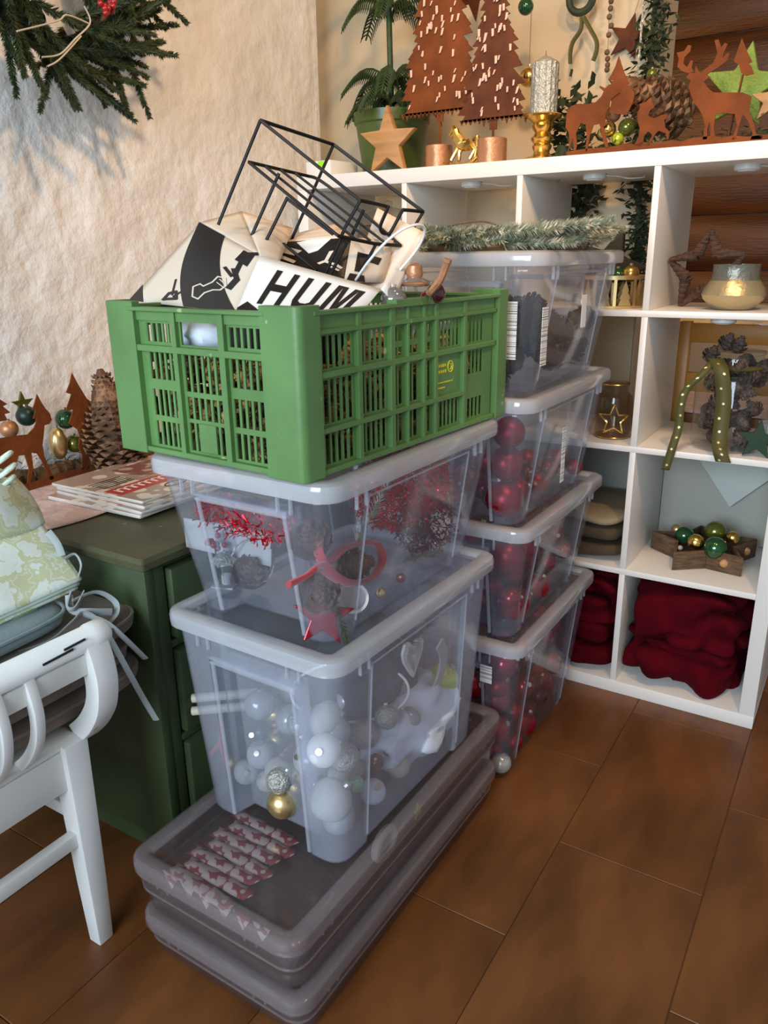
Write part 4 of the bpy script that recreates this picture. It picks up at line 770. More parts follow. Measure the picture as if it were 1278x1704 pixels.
for i in range(420):
    y = random.uniform(-1.25, -.6); x = -1.56+random.uniform(-.035, .035); z = dz+.006+abs(random.gauss(0, .03)); a = V((random.uniform(-1, 1), random.uniform(-1, 1), random.uniform(-.2, .6))).normalized()*.018; s_ = a.orthogonal().normalized()*.002
    g.add([(V((x, y, z))-s_), V((x, y, z))+s_, V((x, y, z))+a], [(0, 1, 2)])
for i in range(26): g.sph((-1.562+random.uniform(-.012, .012), -1.25+.026*i, dz+.008), .03, 8, sc=(.8, 1, random.uniform(.7, 1.4)), fn=lambda d: 1+.35*noise.noise(d*3+V((i, 0, 0))))
tag(g.build('moss', M_twig, None, False), 'brown moss and twigs behind the rusted panel on the dresser', 'moss', None, 'stuff')
o = MB().prism(star_poly(.03, .012, (0, 1, 0)), (.006, 0, 0)).build('felt_star', M_olive, None, False, loc=at(36, 672, 0, -1.57)); tag(o, 'olive star behind the dark green ball on the dresser', 'star')
# ================================================================ white chair with cushions
ch = thing('chair', 'white painted wooden chair with a curved spindle side and chipped paint', 'chair', (-1.2, -1.62, 0)); co_ = V((1.2, 1.62, 0))
def cpart(g, nm, b=.003): return g.build(nm, M_chair, ch, True, 40, b, loc=co_)
xs = -.957; ya, yb = -1.372, -1.9
for x in (xs, -1.42):
    for y in (ya, yb):
        sg = 1 if y == ya else -1
        g = MB(); g.loft([[V((x+a*w, y+b*w+sg*.004*(1-t), z)) for a, b in ((-1, -1), (1, -1), (1, 1), (-1, 1))] for t, z, w in ((0, 0, .0155), (.3, .14, .019), (1, .445, .0235))], cap0=True, cap1=True); cpart(g, 'leg')
for a, b, nm in (((xs, ya, 0), (xs, yb, 0), 'apron'), ((-1.42, ya, 0), (-1.42, yb, 0), 'apron'), ((xs, ya, 0), (-1.42, ya, 0), 'apron'), ((xs, yb, 0), (-1.42, yb, 0), 'apron')):
    cpart(MB().bar(V(a)+V((0, 0, .395)), V(b)+V((0, 0, .395)), .022, .078), nm)
for a, b, z in (((xs, ya, 0), (xs, yb, 0), .248), ((-1.42, ya, 0), (-1.42, yb, 0), .248), ((xs, ya+.003, 0), (-1.42, ya+.003, 0), .285)): cpart(MB().bar(V(a)+V((0, 0, z)), V(b)+V((0, 0, z)), .02, .028), 'stretcher')
g = MB(); g.loft([rrect(.243+k, .283+k, .012, z) for k, z in ((-.006, .434), (0, .438), (0, .446), (-.008, .45))], cap0=True, cap1=True); cpart(g, 'seat', 0).location = co_+V((-1.188, -1.636, 0))
prof = [(-.957, .445), (-.925, .475), (-.898, .515), (-.888, .56), (-.893, .60), (-.905, .635)]
def curved(y, wx, wy, nm):
    c = bez([V((x, y, z)) for x, z in prof], 4); g = MB(); loops = []
    for i, p in enumerate(c):
        t = (c[min(i+1, len(c)-1)]-c[max(i-1, 0)]).normalized(); n = V((t.z, 0, -t.x)); k = 1+.35*abs(i/(len(c)-1)-.5)
        loops.append([p+n*wx*k, p+n*wx*k+V((0, -wy, 0))*2*.5, p-n*wx*k+V((0, -wy, 0)), p-n*wx*k])
    g.loft(loops, cap0=True, cap1=True); return cpart(g, nm, .002)
curved(-1.317+.0, .016, .042, 'curved_post'); curved(-1.9, .016, .042, 'curved_post')
for k in range(7): curved(-1.452-.055*k, .0085, .017, 'spindle')
cpart(MB().bar((-.9, -1.34, .60), (-.9, -1.92, .60), .018, .036), 'lower_rail', .003)
g = MB(); g.tube([(-.905, -1.307, .638), (-.905, -1.312, .638), (-.905, -1.34, .638), (-.905, -1.343, .638), (-.905, -1.93, .638)], [.02, .0235, .0235, .0215, .0215], 16); cpart(g, 'top_rail', 0)
for a, b in (((-.888, -1.36, .654), (-.887, -1.4, .653)), ((-.886, -1.385, .648), (-.886, -1.44, .646))): MB().bar(V(a)+V((.003, 0, -.005)), V(b)+V((.003, 0, -.005)), .002, .0035).build('paint_chip', M_ink, ch, loc=co_)
def pad(name, c, hx, hy, h, mt, lab, rz=0, tilt=(0, 0), cat='cushion', group=None, piping=True, amp=.004, seed=0):
    t = thing(name, lab, cat, c, rz, group, (tilt[0], tilt[1], rz))
    def f(d):
        return d
    g = MB(); n = 44; m_ = 14
    def sp(a, e): return (abs(cos(a))**e*(1 if cos(a) > 0 else -1), abs(sin(a))**e*(1 if sin(a) > 0 else -1))
    vs = []; 
    for i in range(m_+1):
        b = -pi/2+pi*i/m_; cb, sb = sp(b, .55)
        for j in range(n):
            a = 2*pi*j/n; ca, sa = sp(a, .3); p = V((ca*cb*hx, sa*cb*hy, sb*h/2)); w = noise.noise(V((p.x*9, p.y*9, p.z*12+seed)))*amp; vs.append(p+V((w, w, w)))
    g.add(vs, [(i*n+j, i*n+(j+1) % n, (i+1)*n+(j+1) % n, (i+1)*n+j) for i in range(m_) for j in range(n)])
    g.build('cover', mt, t, True, 70)
    if piping: MB().tube([V((sp(2*pi*j/n, .3)[0]*hx*1.0, sp(2*pi*j/n, .3)[1]*hy*1.0, h*.22)) for j in range(n)], .0035, 6, True).build('piping', mt, t)
    return t
for k, (z, dy, lab) in enumerate(((.4775, .015, 'lowest of three taupe seat cushions on the white chair'), (.528, 0, 'middle one of three taupe seat cushions on the white chair'), (.581, .02, 'top one of three taupe seat cushions on the white chair'))):
    pad('seat_cushion', (-1.182, -1.425+dy, z), .215, .248, .054, M_taupe, lab, .012*k, seed=k*3)
gb = pad('seat_cushion', (-1.2, -1.5, .629), .2, .22, .045, M_greyblue, 'grey blue cushion with tie ribbons on top of the taupe cushions', .05, seed=20)
def tie(pts, w=.007, nm='tie_ribbon'):
    P = bez(pts, 6); o = MB().tube([gb.matrix_basis.inverted() @ p for p in P], w, 7, flat=.3).build(nm, M_tie, gb); return o
pp = lambda x, y, d: at(x, y, 0, d)
tie([pp(30, 1085, -1.03), pp(85, 1065, -1.01), pp(120, 1035, -1.0), pp(138, 1020, -1.0), pp(165, 1035, -.985), pp(190, 1075, -.97), pp(215, 1120, -.955), pp(240, 1165, -.945), pp(260, 1198, -.94)])
tie([pp(138, 1022, -1.0), pp(175, 1035, -.98), pp(205, 1060, -.965), pp(242, 1096, -.955)])
tie([pp(120, 1000, -1.02), pp(160, 985, -1.01), pp(190, 1000, -1.0), pp(194, 1020, -.99), pp(180, 1038, -.985)]); tie([pp(115, 990, -1.03), pp(120, 1015, -1.02), pp(150, 1018, -1.0), pp(186, 1018, -.99)])
tie([pp(80, 885, -1.12), pp(95, 905, -1.1), pp(103, 925, -1.09)]); tie([pp(108, 930, -1.08), pp(125, 922, -1.07), pp(135, 940, -1.06), pp(130, 962, -1.05)]); tie([pp(118, 985, -1.03), pp(112, 1010, -1.02), pp(125, 1012, -1.01), pp(140, 985, -1.02)])
# fabrics on the cushions: a folded sheet with edges, draped from high at the back to low in front
Fa, Fb, Fc, Fd = at(135, 966, 0, -1.05), at(44, 836, 0, -1.2), at(-140, 890, 0, -1.2), at(-60, 1052, 0, -1.04)
fab = thing('folded_fabric', 'pale green floral patterned fabric folded on top of the cushions', 'fabric', (0, 0, 0))
nf = (Fb-Fa).cross(Fd-Fa).normalized(); nf = -nf if nf.z > 0 else nf
fp = patch(Fa, Fd, Fc, Fb, -nf*.006)
for k, (mt, nm) in enumerate(((M_fabric, 'top_layer'), (M_mint, 'fold_layer'), (M_fabric, 'fold_layer'))):
    o = MB().grid(lambda u, v: fp(u, v)+nf*(.0105*k)+V((.004*k, -.003*k, 0))+nf*.003*noise.noise(fp(u, v)*14+V((k, 0, 0))), 24, 20).build(nm, mt, fab, True, 70); solid(o, .008, 0)
Ga, Gb, Gc, Gd = at(62, 1012, 0, -1.06), at(40, 960, 0, -1.16), at(-120, 990, 0, -1.16), at(-60, 1085, 0, -1.045)
o = MB().grid(patch(Ga, Gd, Gc, Gb), 14, 10).build('lime_cloth', M_lime, None, True, 70); solid(o, .012, 0); tag(o, 'lime edged cloth folded under the floral fabric', 'cloth')
f2_ = thing('folded_fabric', 'second bundle of pale floral fabric with a rounded fold, above the flat folded one', 'fabric', (0, 0, 0))
Ha, Hb, Hc, Hd = at(62, 880, 0, -1.17), at(20, 812, 0, -1.24), at(-120, 830, 0, -1.24), at(-80, 905, 0, -1.16)
o = MB().grid(patch(Ha, Hd, Hc, Hb, (.02, -.01, .03)), 14, 12).build('bundle', M_fabric, f2_, True, 70); solid(o, .05, 0)
t = thing('rolled_napkins', 'mint white napkins folded into loops at the left edge above the fabric', 'napkin', (0, 0, 0))
for X, Y in ((5, 763), (12, 783), (10, 803), (2, 818)):
    c = at(X, Y, 0, -1.2); MB().tube([c+V((.012*cos(a)-.0, .016*sin(a)+0, .0065*sin(2*a)*0+.009*sin(a+.6))) for a in [2*pi*i/18 for i in range(18)]], .0045, 8, True).build('loop', M_mint, t)
    MB().box(c+V((-.03, -.05, 0)), (.06, .09, .012), (0, .1, .2)).build('fold', M_mint, t, bevel=.004)
# ================================================================ wreath on the wall
ww = thing('fir_wreath', 'green fir wreath with red berries hanging on the rough white wall', 'wreath', at(62, -85, 0, WX+.12))
MB().tube([V((0, .18*cos(a), .18*sin(a))) for a in [2*pi*i/40 for i in range(40)]], .02, 8, True).build('ring', M_twig, ww)
fw = [fir_mesh('fir_branch', .2, .022, 620, M_needle, .003, 0, pi, .0021) for _ in range(3)]
for i in range(130):
    a = 2*pi*i/130+random.uniform(-.1, .1); R_0 = .18*random.uniform(.7, 1.2)
    b = link('fir_branch', fw[i % 3], ww, V((random.uniform(0, .06), R_0*cos(a), R_0*sin(a))), None)
    d = V((random.uniform(-.05, .4), -sin(a), cos(a)))*random.choice((1, 1, -.5))+V((0, cos(a), sin(a)))*random.uniform(-.5, .9); d.x = abs(d.x); b.rotation_euler = d.to_track_quat('X', 'Z').to_euler()
for X, Y, X2, Y2 in ((118, 60, 175, 178), (100, 60, 108, 122), (150, 50, 150, 100), (205, 0, 222, 70), (235, 0, 255, 48), (190, 0, 200, 40), (60, 40, 80, 100), (130, 70, 140, 125)):
    a, b = at(X, Y, 0, -1.55), at(X2, Y2, 0, -1.56); o = link('fir_branch', fw[X % 3], ww, a-ww.location, (b-a).to_track_quat('X', 'Z').to_euler()); k = (b-a).length/.2; o.scale = (k, min(1, k), min(1, k))
for k in range(16):
    p = at(178+random.uniform(-12, 14), 8+random.uniform(-8, 16), 0, -1.4+random.uniform(-.01, .01)); MB().sph(p-ww.location, .0065, 10).build('berry', M_berry, ww)
for pts in ([(28, 52), (95, 35), (112, 25), (150, 40)], [(70, 95), (100, 90), (125, 65), (150, 38), (140, 10)], [(80, 110), (100, 98), (135, 60)]):
    MB().tube(bez([at(x, y, 0, -1.42)-ww.location for x, y in pts], 6), .0018, 6).build('twig', M_pale, ww)
# ================================================================ on top of the shelf
ZT = H+.0005
pt = thing('potted_tree', 'young araucaria tree in a green pot on the left end of the shelf', 'plant', (-1.262, .235, ZT))
MB().lathe([(0, .004), (.085, 0), (.09, .004), (.112, .15), (.118, .155), (.12, .185), (.112, .186), (.106, .17), (0, .168)], 32).build('pot', M_pot, pt)
MB().tube(bez([(0, 0, .165), (-.005, 0, .35), (-.01, 0, .6), (-.012, 0, .8)]), [.009]*24+[.007]*13, 8).build('trunk', M_arau, pt)
def arau_mesh(L, droop):
    g = MB(); f = lambda t: V((L*t, 0, .05*sin(pi*t)-droop*t*t)); g.tube([f(i/8) for i in range(9)], .0035, 6)
    for i in range(20):
        t = .12+.86*i/20; p = f(t); k = .075*(1-.5*t)
        for s in (-1, 1):
            e = p+V((k*.3, s*k*.55, -.75*k)); g.tube([p, p.lerp(e, .5)+V((0, s*.004, .005)), e], [.0024, .0027, .001], 5)
    return g.mesh('branch', M_arau, True)
am = [arau_mesh(.2, .07), arau_mesh(.17, .05)]
for z, n, s, a0 in ((.215, 6, 1.0, .4), (.27, 6, 1.05, 2.9), (.47, 5, 1.0, .2), (.62, 6, 1.0, .7), (.75, 5, .8, 0)):
    for i in range(n): o = link('branch', am[i % 2], pt, (-.003, 0, z), (random.uniform(-.15, .15), random.uniform(-.1, .15), a0+2*pi*i/n+random.uniform(-.2, .2))); o.scale = (s*random.uniform(.75, .95),)*3
k = .00165; p = at(643, 234, 1, .05)
o = MB().prism(star_poly(.098, .041), (0, .024, 0)).build('wooden_star', M_wood, None, True, 30, .003, loc=(p.x, .05, ZT+.0795)); tag(o, 'light wooden star leaning against the green pot on the shelf', 'star')
o = MB().box((0, 0, .125), (.1, .012, .25), (0, 0, 0)).build('wooden_board', mat('pale_board', (.5, .34, .18), .6, var=.2, vscale=9, stretch=(1, 1, 8)), None, True, bevel=.002, loc=(-1.39, .34, ZT), rot=(-.05, .03, .2)); tag(o, 'light wooden board standing behind the green pot at the wall', 'board')
t = thing('white_package', 'flat white package with a green sticker on the left end of the shelf', 'package', (-1.4, .1, ZT), -.1)
MB().box((0, 0, .022), (.1, .13, .044)).build('carton', M_white, t, bevel=.002); MB().bb((.0, -.066, .026), (.03, -.0652, .042)).build('sticker', M_lime2, t)
def rust_tree(name, lab, cx, base_y, apex_y, half, stem, y, mt, base_px, seed):
    random.seed(seed); c = at(cx, base_y, 1, y); k = depth(c)/F; hgt = (base_y-apex_y)*k; w = half*k; t = thing(name, lab, 'decoration', (c.x, y, ZT)); z0 = c.z-ZT
    n = int(hgt/.02); R = []; L_ = []
    for i in range(n):
        a = i/n; hw = w*(1-a)*(1+.04*sin(i*2.2)); zz = z0+hgt*a
        for lst, s in ((R, 1), (L_, -1)):
            j = random.uniform(.85, 1.1); lst += [(s*hw*j, 0, zz-.006*j), (s*(hw*j-.012-.006*random.random()), 0, zz+.011)]
    g = MB(); k_ = len(R); vs = [v for q in zip(L_, R) for v in q]; fr_ = vs+[(x, .003, z) for x, y, z in vs]; n2 = len(vs)
    fs = []
    for i in range(k_-1):
        a, b, c, d = 2*i, 2*i+1, 2*i+3, 2*i+2; fs += [(a, b, c, d), (n2+d, n2+c, n2+b, n2+a), (b, n2+b, n2+c, c), (a, d, n2+d, n2+a)]
    g.add(fr_, fs); m_ = int(2*w/.013)
    for i in range(m_): x = -w+2*w*i/m_; d = 2*w/m_; g.prism([(x, 0, z0), (x+d*.5, 0, z0-.018*random.uniform(.5, 1.2)), (x+d, 0, z0)], (0, .003, 0))
    g.build('tree_sheet', mt, t, False)
    for i in range(int(95*min(1, hgt/.6))):
        a = random.uniform(.02, .85); hw = w*(1-a)*.86; x = random.uniform(-hw, hw); zz = z0+hgt*a; s = random.uniform(.004, .0075); sl = random.uniform(-.004, .004)
        g = MB(); g.add([(x-s*.5, -.0005, zz+s*1.6), (x+s*.5, -.0005, zz+s*1.6), (x+s*.5+sl, -.006, zz-s*.9), (x-s*.4+sl, -.006, zz-s*1.2), (x-s*.5, -.002, zz+s*1.6), (x+s*.5, -.002, zz+s*1.6)], [(0, 1, 2, 3), (4, 3, 2, 5)]); g.build('bent_flap', M_flap, t, False)
    MB().bb((-.011, .0032, z0-.03), (.011, .006, z0+.02)).build('sheet_stem', mt, t); MB().tube([(0, .0046, z0-.02), (0, .0046, .05)], .0035, 8).build('rod', mt, t)
    MB().lathe([(0, 0), (base_px*k, 0), (base_px*k, .062), (base_px*k*.94, .064), (0, .064)], 24).build('base', M_copper, t); return t
M_flap = mat('lit_flap_rust', (.72, .5, .38), .45, .1)  # rust made pale: light caught by the bent flaps is put into the colour
rust_tree('metal_tree', 'larger rusted metal fir tree on a copper base', 731, 183, -205, 74, 0, .1, M_rust, 23, 3)
rust_tree('metal_tree', 'smaller darker rusted metal fir tree on a copper base', 820, 195, -80, 62, 0, .065, M_rust2, 25, 4)
random.seed(11)
hp = at(768, 270, 1, .06); t = thing('rocking_horse', 'small golden rocking horse ornament between the two copper bases', 'ornament', (hp.x, .06, ZT)); k = depth(hp)/F
hq = lambda x, y, d=0: V(((x-853)/3.195*k, d, (868-y)/3.195*k))
g = MB(); g.tube(bez([hq(860, 735), hq(850, 760), hq(880, 770), hq(910, 760)]), .0145, 10); g.build('body', M_gold, t)
MB().tube(bez([hq(850, 752), hq(825, 720), hq(812, 690)]), [.015]*12+[.011]*13, 10).build('neck', M_gold, t); MB().tube([hq(800, 672), hq(810, 690), hq(785, 718)], [.006, .011, .006], 10).build('head', M_gold, t)
for a, b, c in (((830, 770), (810, 800), (790, 835)), ((845, 775), (835, 800), (838, 840)), ((905, 770), (925, 790), (900, 835)), ((915, 765), (935, 790), (930, 835))): MB().tube([hq(*a, .006), hq(*b, .004), hq(*c)], [.009, .006, .005], 8).build('leg', M_gold, t)
MB().tube(bez([hq(915, 745), hq(940, 730), hq(942, 780)]), .006, 8).build('tail', M_gold, t)
for d in (-.012, .012): MB().tube(bez([hq(755, 850, d), hq(790, 862, d), hq(860, 864, d), hq(920, 850, d), hq(955, 828, d)]), .004, 8).build('rocker', M_gold, t)
for x in (800, 840, 900): MB().tube([hq(x, 852, -.013), hq(x, 852, .013)], .003, 6).build('crossbar', M_gold, t)
cp = at(901, 260, 1, .085); t = thing('candle_holder', 'ribbed gold candlestick on the shelf', 'candlestick', (cp.x, .085, ZT)); k = depth(cp)/F
MB().lathe([(0, 0), (.052, 0), (.054, .004), (.04, .009), (.024, .014), (.02, .022), (.024, .03), (.026, .036), (.021, .043), (.028, .05), (.03, .056), (.024, .063), (.02, .07), (.026, .078), (.029, .085), (.026, .092), (.036, .1), (.048, .105), (.05, .109), (.046, .112), (0, .112)], 28).build('stand', M_gold, t)
t2 = thing('pillar_candle', 'silver glitter ribbed candle with a pointed top on the gold candlestick', 'candle', (cp.x, .085, ZT+.1125))
MB().lathe([(0, 0), (.034, 0), (.034, .118), (.03, .122), (0, .138)], 48, squash=lambda a: 1+.03*cos(16*a)).build('wax', M_silver, t2); MB().tube([(0, 0, .135), (0, 0, .147)], .001, 5).build('wick', M_twig, t2)
ds = thing('metal_silhouette', 'rusted sheet metal panel with doe, fawn and antlered stag along the shelf top', 'decoration', (0, 0, 0)); K = dict(ax=1, o=(860, 0), s=3.057)
yd = .045
cutout('ground_strip', [(255, 792), (250, 772), (360, 755), (470, 748), (560, 728), (600, 735), (640, 722), (700, 728), (790, 712), (840, 718), (900, 700), (1000, 690), (1040, 700), (1100, 690), (1180, 695), (1250, 685), (1500, 670), (1500, 700), (900, 755), (500, 785)], yd, .003, ds, M_rust, **K)
cutout('doe', [(262, 775), (268, 700), (262, 670), (248, 650), (250, 610), (255, 565), (275, 540), (310, 528), (360, 530), (400, 520), (430, 490), (442, 465), (420, 445), (422, 436), (450, 448), (470, 428), (500, 450), (525, 470), (500, 487), (475, 510), (470, 545), (455, 570), (450, 610), (440, 640), (455, 700), (467, 755), (455, 758), (440, 720), (425, 650), (420, 630), (390, 635), (372, 690), (358, 770), (348, 770), (355, 700), (350, 635), (325, 625), (300, 680), (306, 735), (300, 765), (290, 765), (285, 700)], yd, .003, ds, M_rust, **K)
cutout('fir_tree', [(518, 283), (502, 335), (466, 408), (492, 405), (470, 450), (480, 520), (470, 575), (560, 585), (590, 520), (600, 470), (560, 428), (572, 425), (545, 365)], yd+.0035, .003, ds, M_rust, **K)
cutout('fawn', [(595, 742), (620, 690), (625, 650), (615, 620), (612, 580), (627, 545), (625, 528), (655, 518), (683, 494), (690, 518), (700, 545), (678, 562), (668, 590), (700, 600), (735, 585), (765, 580), (766, 598), (750, 610), (755, 650), (777, 668), (772, 708), (762, 708), (757, 678), (722, 665), (705, 680), (672, 740), (658, 740), (692, 688), (668, 668), (648, 690), (638, 742)], yd, .003, ds, M_rust, **K)
cutout('stag', [(945, 710), (957, 640), (945, 590), (930, 560), (900, 520), (885, 480), (872, 440), (885, 412), (862, 392), (880, 368), (905, 372), (910, 330), (925, 362), (945, 368), (985, 390), (950, 415), (970, 445), (1000, 470), (1090, 470), (1150, 470), (1195, 490), (1190, 510), (1182, 560), (1200, 610), (1218, 680), (1252, 690), (1247, 706), (1188, 710), (1200, 680), (1175, 612), (1150, 580), (1130, 640), (1113, 708), (1093, 710), (1120, 640), (1110, 580), (1060, 575), (1012, 580), (1002, 640), (1007, 700), (985, 706), (985, 640), (980, 620), (970, 650), (967, 708)], yd, .003, ds, M_rust, **K)
for nm, pts in (('antler', [(900, 365), (870, 372), (838, 360), (816, 340), (824, 300), (813, 268), (850, 260), (872, 228), (888, 232), (882, 262), (852, 292), (848, 325), (866, 342), (885, 305), (896, 310), (890, 345)]), ('antler', [(930, 372), (1000, 318), (1020, 270), (1006, 205), (1026, 200), (1040, 240), (1058, 218), (1072, 224), (1052, 270), (1046, 296), (1066, 272), (1082, 270), (1072, 308), (1022, 345), (962, 380)])): cutout(nm, pts, yd, .003, ds, M_rust, **K)
cutout('fir_tree', [(1145, 193), (1125, 250), (1103, 312), (1130, 330), (1140, 370), (1165, 385), (1207, 375), (1192, 335), (1178, 322), (1198, 314), (1172, 262)], .085, .003, ds, M_rust, **K); MB().bar(at(860+1150/3.057, 380/3.057, 1, .087), V((at(860+1150/3.057, 0, 1, .087).x, .087, ZT)), .012, .003).build('stem', M_rust, ds)
x0 = at(1105, 160, 1, .18)
o = link('pine_cone', cone_mesh('cone_scales', .25, .07, M_cone, 15, 10, .2), None, V((x0.x+.07, .2, ZT+.075)), (.1, -1.05, .05)); tag(o, 'large brown pine cone lying behind the rusted fawn on the shelf', 'cone')
for X, Y, r, mt, lab, y in ((1020, 190, 13, M_copper, 'copper ball, upper one behind the rusted doe legs', .11), (1012, 215, 13, M_gold, 'gold ball, lower one behind the rusted doe legs', .1), (1043, 212, 14, M_olive, 'shiny olive ball left of the rusted fawn', .11), (1028, 231, 10, M_limeb, 'small lime ball on the moss left of the fawn', .1), (1085, 123, 8, M_olive, 'tiny olive ball on the large cone of the shelf top', .2), (1003, 222, 9, M_palegold, 'pale gold ball between the rusted doe legs', .11)):
    p = at(X, Y, 1, y); bauble('bauble', r*depth(p)/F, mt, True, None, lab, None, p)
p = at(1235, 145, 1, .19); o = MB().prism(star_poly(.1, .045), (0, .02, 0)).build('glitter_star', M_lgreen, None, True, 30, .004, loc=(p.x, .19, p.z), rot=(0, .12, 0)); tag(o, 'lime green glitter star behind the rusted stag', 'star')
p = at(1285, 165, 1, .1); o = MB().prism(star_poly(.05, .02), (0, .012, 0)).build('wooden_star', M_wood, None, True, 30, .002, loc=(p.x, .1, p.z)); tag(o, 'small light wooden star at the right edge of the shelf top', 'star')
g = MB()
for i in range(700):
    x = random.uniform(-.66, .02); y = .13+random.uniform(-.06, .08); z = ZT+abs(random.gauss(0, .02)); a = V((random.uniform(-1, 1), random.uniform(-1, 1), random.uniform(-.2, .7))).normalized()*.02; s_ = a.orthogonal().normalized()*.0022; p = V((x, y, z)); g.add([p-s_, p+s_, p+a], [(0, 1, 2)])
for i in range(24): g.sph((-.66+.028*i, .13+random.uniform(-.02, .02), ZT+.006), .03, 8, sc=(1, .8, random.uniform(.5, 1.1)), fn=lambda d: 1+.35*noise.noise(d*3+V((i, 0, 0))))
tag(g.build('moss', M_garl, None, False), 'dark moss lying behind the rusted deer panel on the shelf', 'moss', None, 'stuff')
def leafy(name, lab, cat, c, sx, sy, sz, n, mt, size, kind=None):
    g = MB()
    for i in range(n):
        d = V((random.gauss(0, .45), random.gauss(0, .45), random.gauss(0, .45))); p = V((d.x*sx, d.y*sy, d.z*sz)); a = V((random.uniform(-1, 1), random.uniform(-1, 1), random.uniform(-.6, 1))).normalized()*size*random.uniform(.6, 1.2); s_ = a.orthogonal().normalized()*size*.28
        g.add([p-a*.2, p+a*.4+s_, p+a, p+a*.4-s_], [(0, 1, 2, 3)])
    o = g.build(name, mt, None, False, loc=c); return tag(o, lab, cat, None, 'stuff')
p = at(952, 190, 1, .2); leafy('leaf_sprig', 'dark green leafy sprig between candlestick and rusted doe', 'sprig', (p.x, .2, ZT+.1), .07, .05, .11, 160, M_garl, .035)
# hanging things behind the shelf
p = at(875, 11, 1, .3); b = bauble('bauble', 13*depth(p)/F, M_gbaub, True, None, 'green glass ball hanging above the shelf', None, p); MB().tube([(0, 0, .03), (0, 0, .3)], .0008, 5).build('thread', M_twig, b)
p = at(967, -2, 1, .46); kk = depth(p)/F; t = thing('hanging_wreath', 'small dark hanging wreath with an olive ribbon on the rear wall', 'wreath', p)
MB().tube([V((.022*1000*kk*.001*22/22*22*cos(a) if 0 else 20*kk*cos(a), 0, 20*kk*sin(a))) for a in [2*pi*i/24 for i in range(24)]], 6*kk, 8, True).build('ring', M_garl, t)
for pts in (((330, 85), (325, 150), (285, 215), (272, 270), (272, 325)), ((338, 85), (375, 150), (405, 210), (405, 260), (388, 310))): MB().tube(bez([at(860+x/3.057, y/3.057, 1, .455)-p for x, y in pts], 6), 4*kk, 6, flat=.25).build('ribbon_tail', M_ribbon, t)
t = thing('bead_string', 'hanging string of dark beads on the rear wall', 'garland', at(1016, 0, 1, .455)); kk = depth(t.location)/F
MB().tube([at(1017, -60, 1, .455)-t.location, at(1010, 120, 1, .455)-t.location], .0008, 5).build('thread', M_twig, t)
for X, Y in ((1018, -8), (1017, 2), (1016, 14), (1014, 28), (1017, 43), (1013, 58), (1010, 87), (1011, 98), (1011, 108), (1010, 116)): MB().sph(at(X, Y, 1, .455)-t.location, 4.6*kk, 10).build('bead', M_twig, t)
p = at(1045, 62, 1, .5); o = MB().prism(star_poly(.062, .026), (0, .006, 0)).build('rust_star', M_rust2, None, False, loc=p, rot=(0, .25, 0)); tag(o, 'rusted star hanging beside the dark garland', 'star'); MB().tube([(0, 0, .06), (.01, 0, .35)], .0008, 5).build('thread', M_twig, o)
p = at(745, 5, 1, .4); o = MB().prism(star_poly(.075, .03), (0, .006, 0)).build('rust_star', M_rust2, None, False, loc=at(787, -12, 1, .35), rot=(0, .5, 0)); tag(o, 'rusted star between the two metal trees', 'star')
g = MB()
for i in range(1500):
    z = random.uniform(1.13, 2.45); p = V((-.535+random.gauss(0, .022)+.015*sin(z*7), .45+random.gauss(0, .025), z)); a = V((random.uniform(-1, 1), random.uniform(-1, 1), random.uniform(-1, .4))).normalized()*random.uniform(.02, .045); s_ = a.orthogonal().normalized()*.006; g.add([p, p+a*.4+s_, p+a, p+a*.4-s_], [(0, 1, 2, 3)])
g.tube(bez([(-.53, .45, 2.45), (-.54, .45, 1.6), (-.53, .45, 1.13)]), .008, 6)
tag(g.build('leaf_garland', M_garl, None, False), 'dark leafy garland hanging down the edge of the rear wall', 'garland', None, 'stuff')
leafy('leaf_sprig', 'dark leaves hanging behind the third compartment of the top row', 'sprig', at(972, 320, 1, .46), .05, .03, .12, 220, M_garl, .03)
t = thing('bead_string', 'silvery bead string hanging in front of the dark garland', 'garland', at(1068, 40, 1, .41)); MB().tube([(0, 0, -.14), (0, 0, .3)], .003, 6).build('thread', M_silver, t)
o = MB().sph((0, 0, 0), .012, 12).build('bauble', M_olive, None, loc=at(1094, 81, 1, .55)); tag(o, 'small olive ball hanging against the dark logs', 'bauble'); MB().tube([(0, 0, .01), (0, 0, .4)], .0007, 5).build('thread', M_twig, o)
p = at(880, 128, 1, .35); b = bauble('bauble', .028, M_gold, True, None, 'gold ball hanging behind the silver candle', None, p); MB().tube([(0, 0, .03), (0, 0, .6)], .0008, 5).build('thread', M_twig, b)
# ================================================================ inside the compartments
for i, (x, y, z, lab) in enumerate(((-.919, .102, 1.426, 'second from the left'), (-.568, .111, 1.426, 'third from the left'), (-.2, .115, 1.426, 'right-hand'), (-.204, .06, 1.075, 'right-hand'))):
    t = thing('puck_light', 'white puck light under the '+('shelf top, ' if z > 1.2 else 'middle board, ')+lab+' compartment', 'lamp', (x, y, z))
    MB().lathe([(0, -.014), (.026, -.014), (.03, -.011), (.03, 0), (0, 0)], 24).build('housing', M_lamp, t); MB().lathe([(0, -.0155), (.02, -.0155), (.021, -.014), (0, -.0139)], 20).build('lens', M_white, t)
    MB().tube(bez([(.03, 0, -.005), (.06, .01, -.008), (.09, .0, -.015), (.12, .03, -.012), (.11, .06, -.006)]), .0013, 6).build('cable', M_lamp, t)
t = thing('plug_light', 'small white lamp socket hanging under the shelf top at right', 'lamp', (-.135, .15, 1.425)); MB().lathe([(0, -.05), (.012, -.05), (.015, -.02), (.015, 0), (0, 0)], 16).build('socket', M_lamp, t)
Z1, Z2, Z3, Z4 = 1.0915, .7405, .3895, .0385
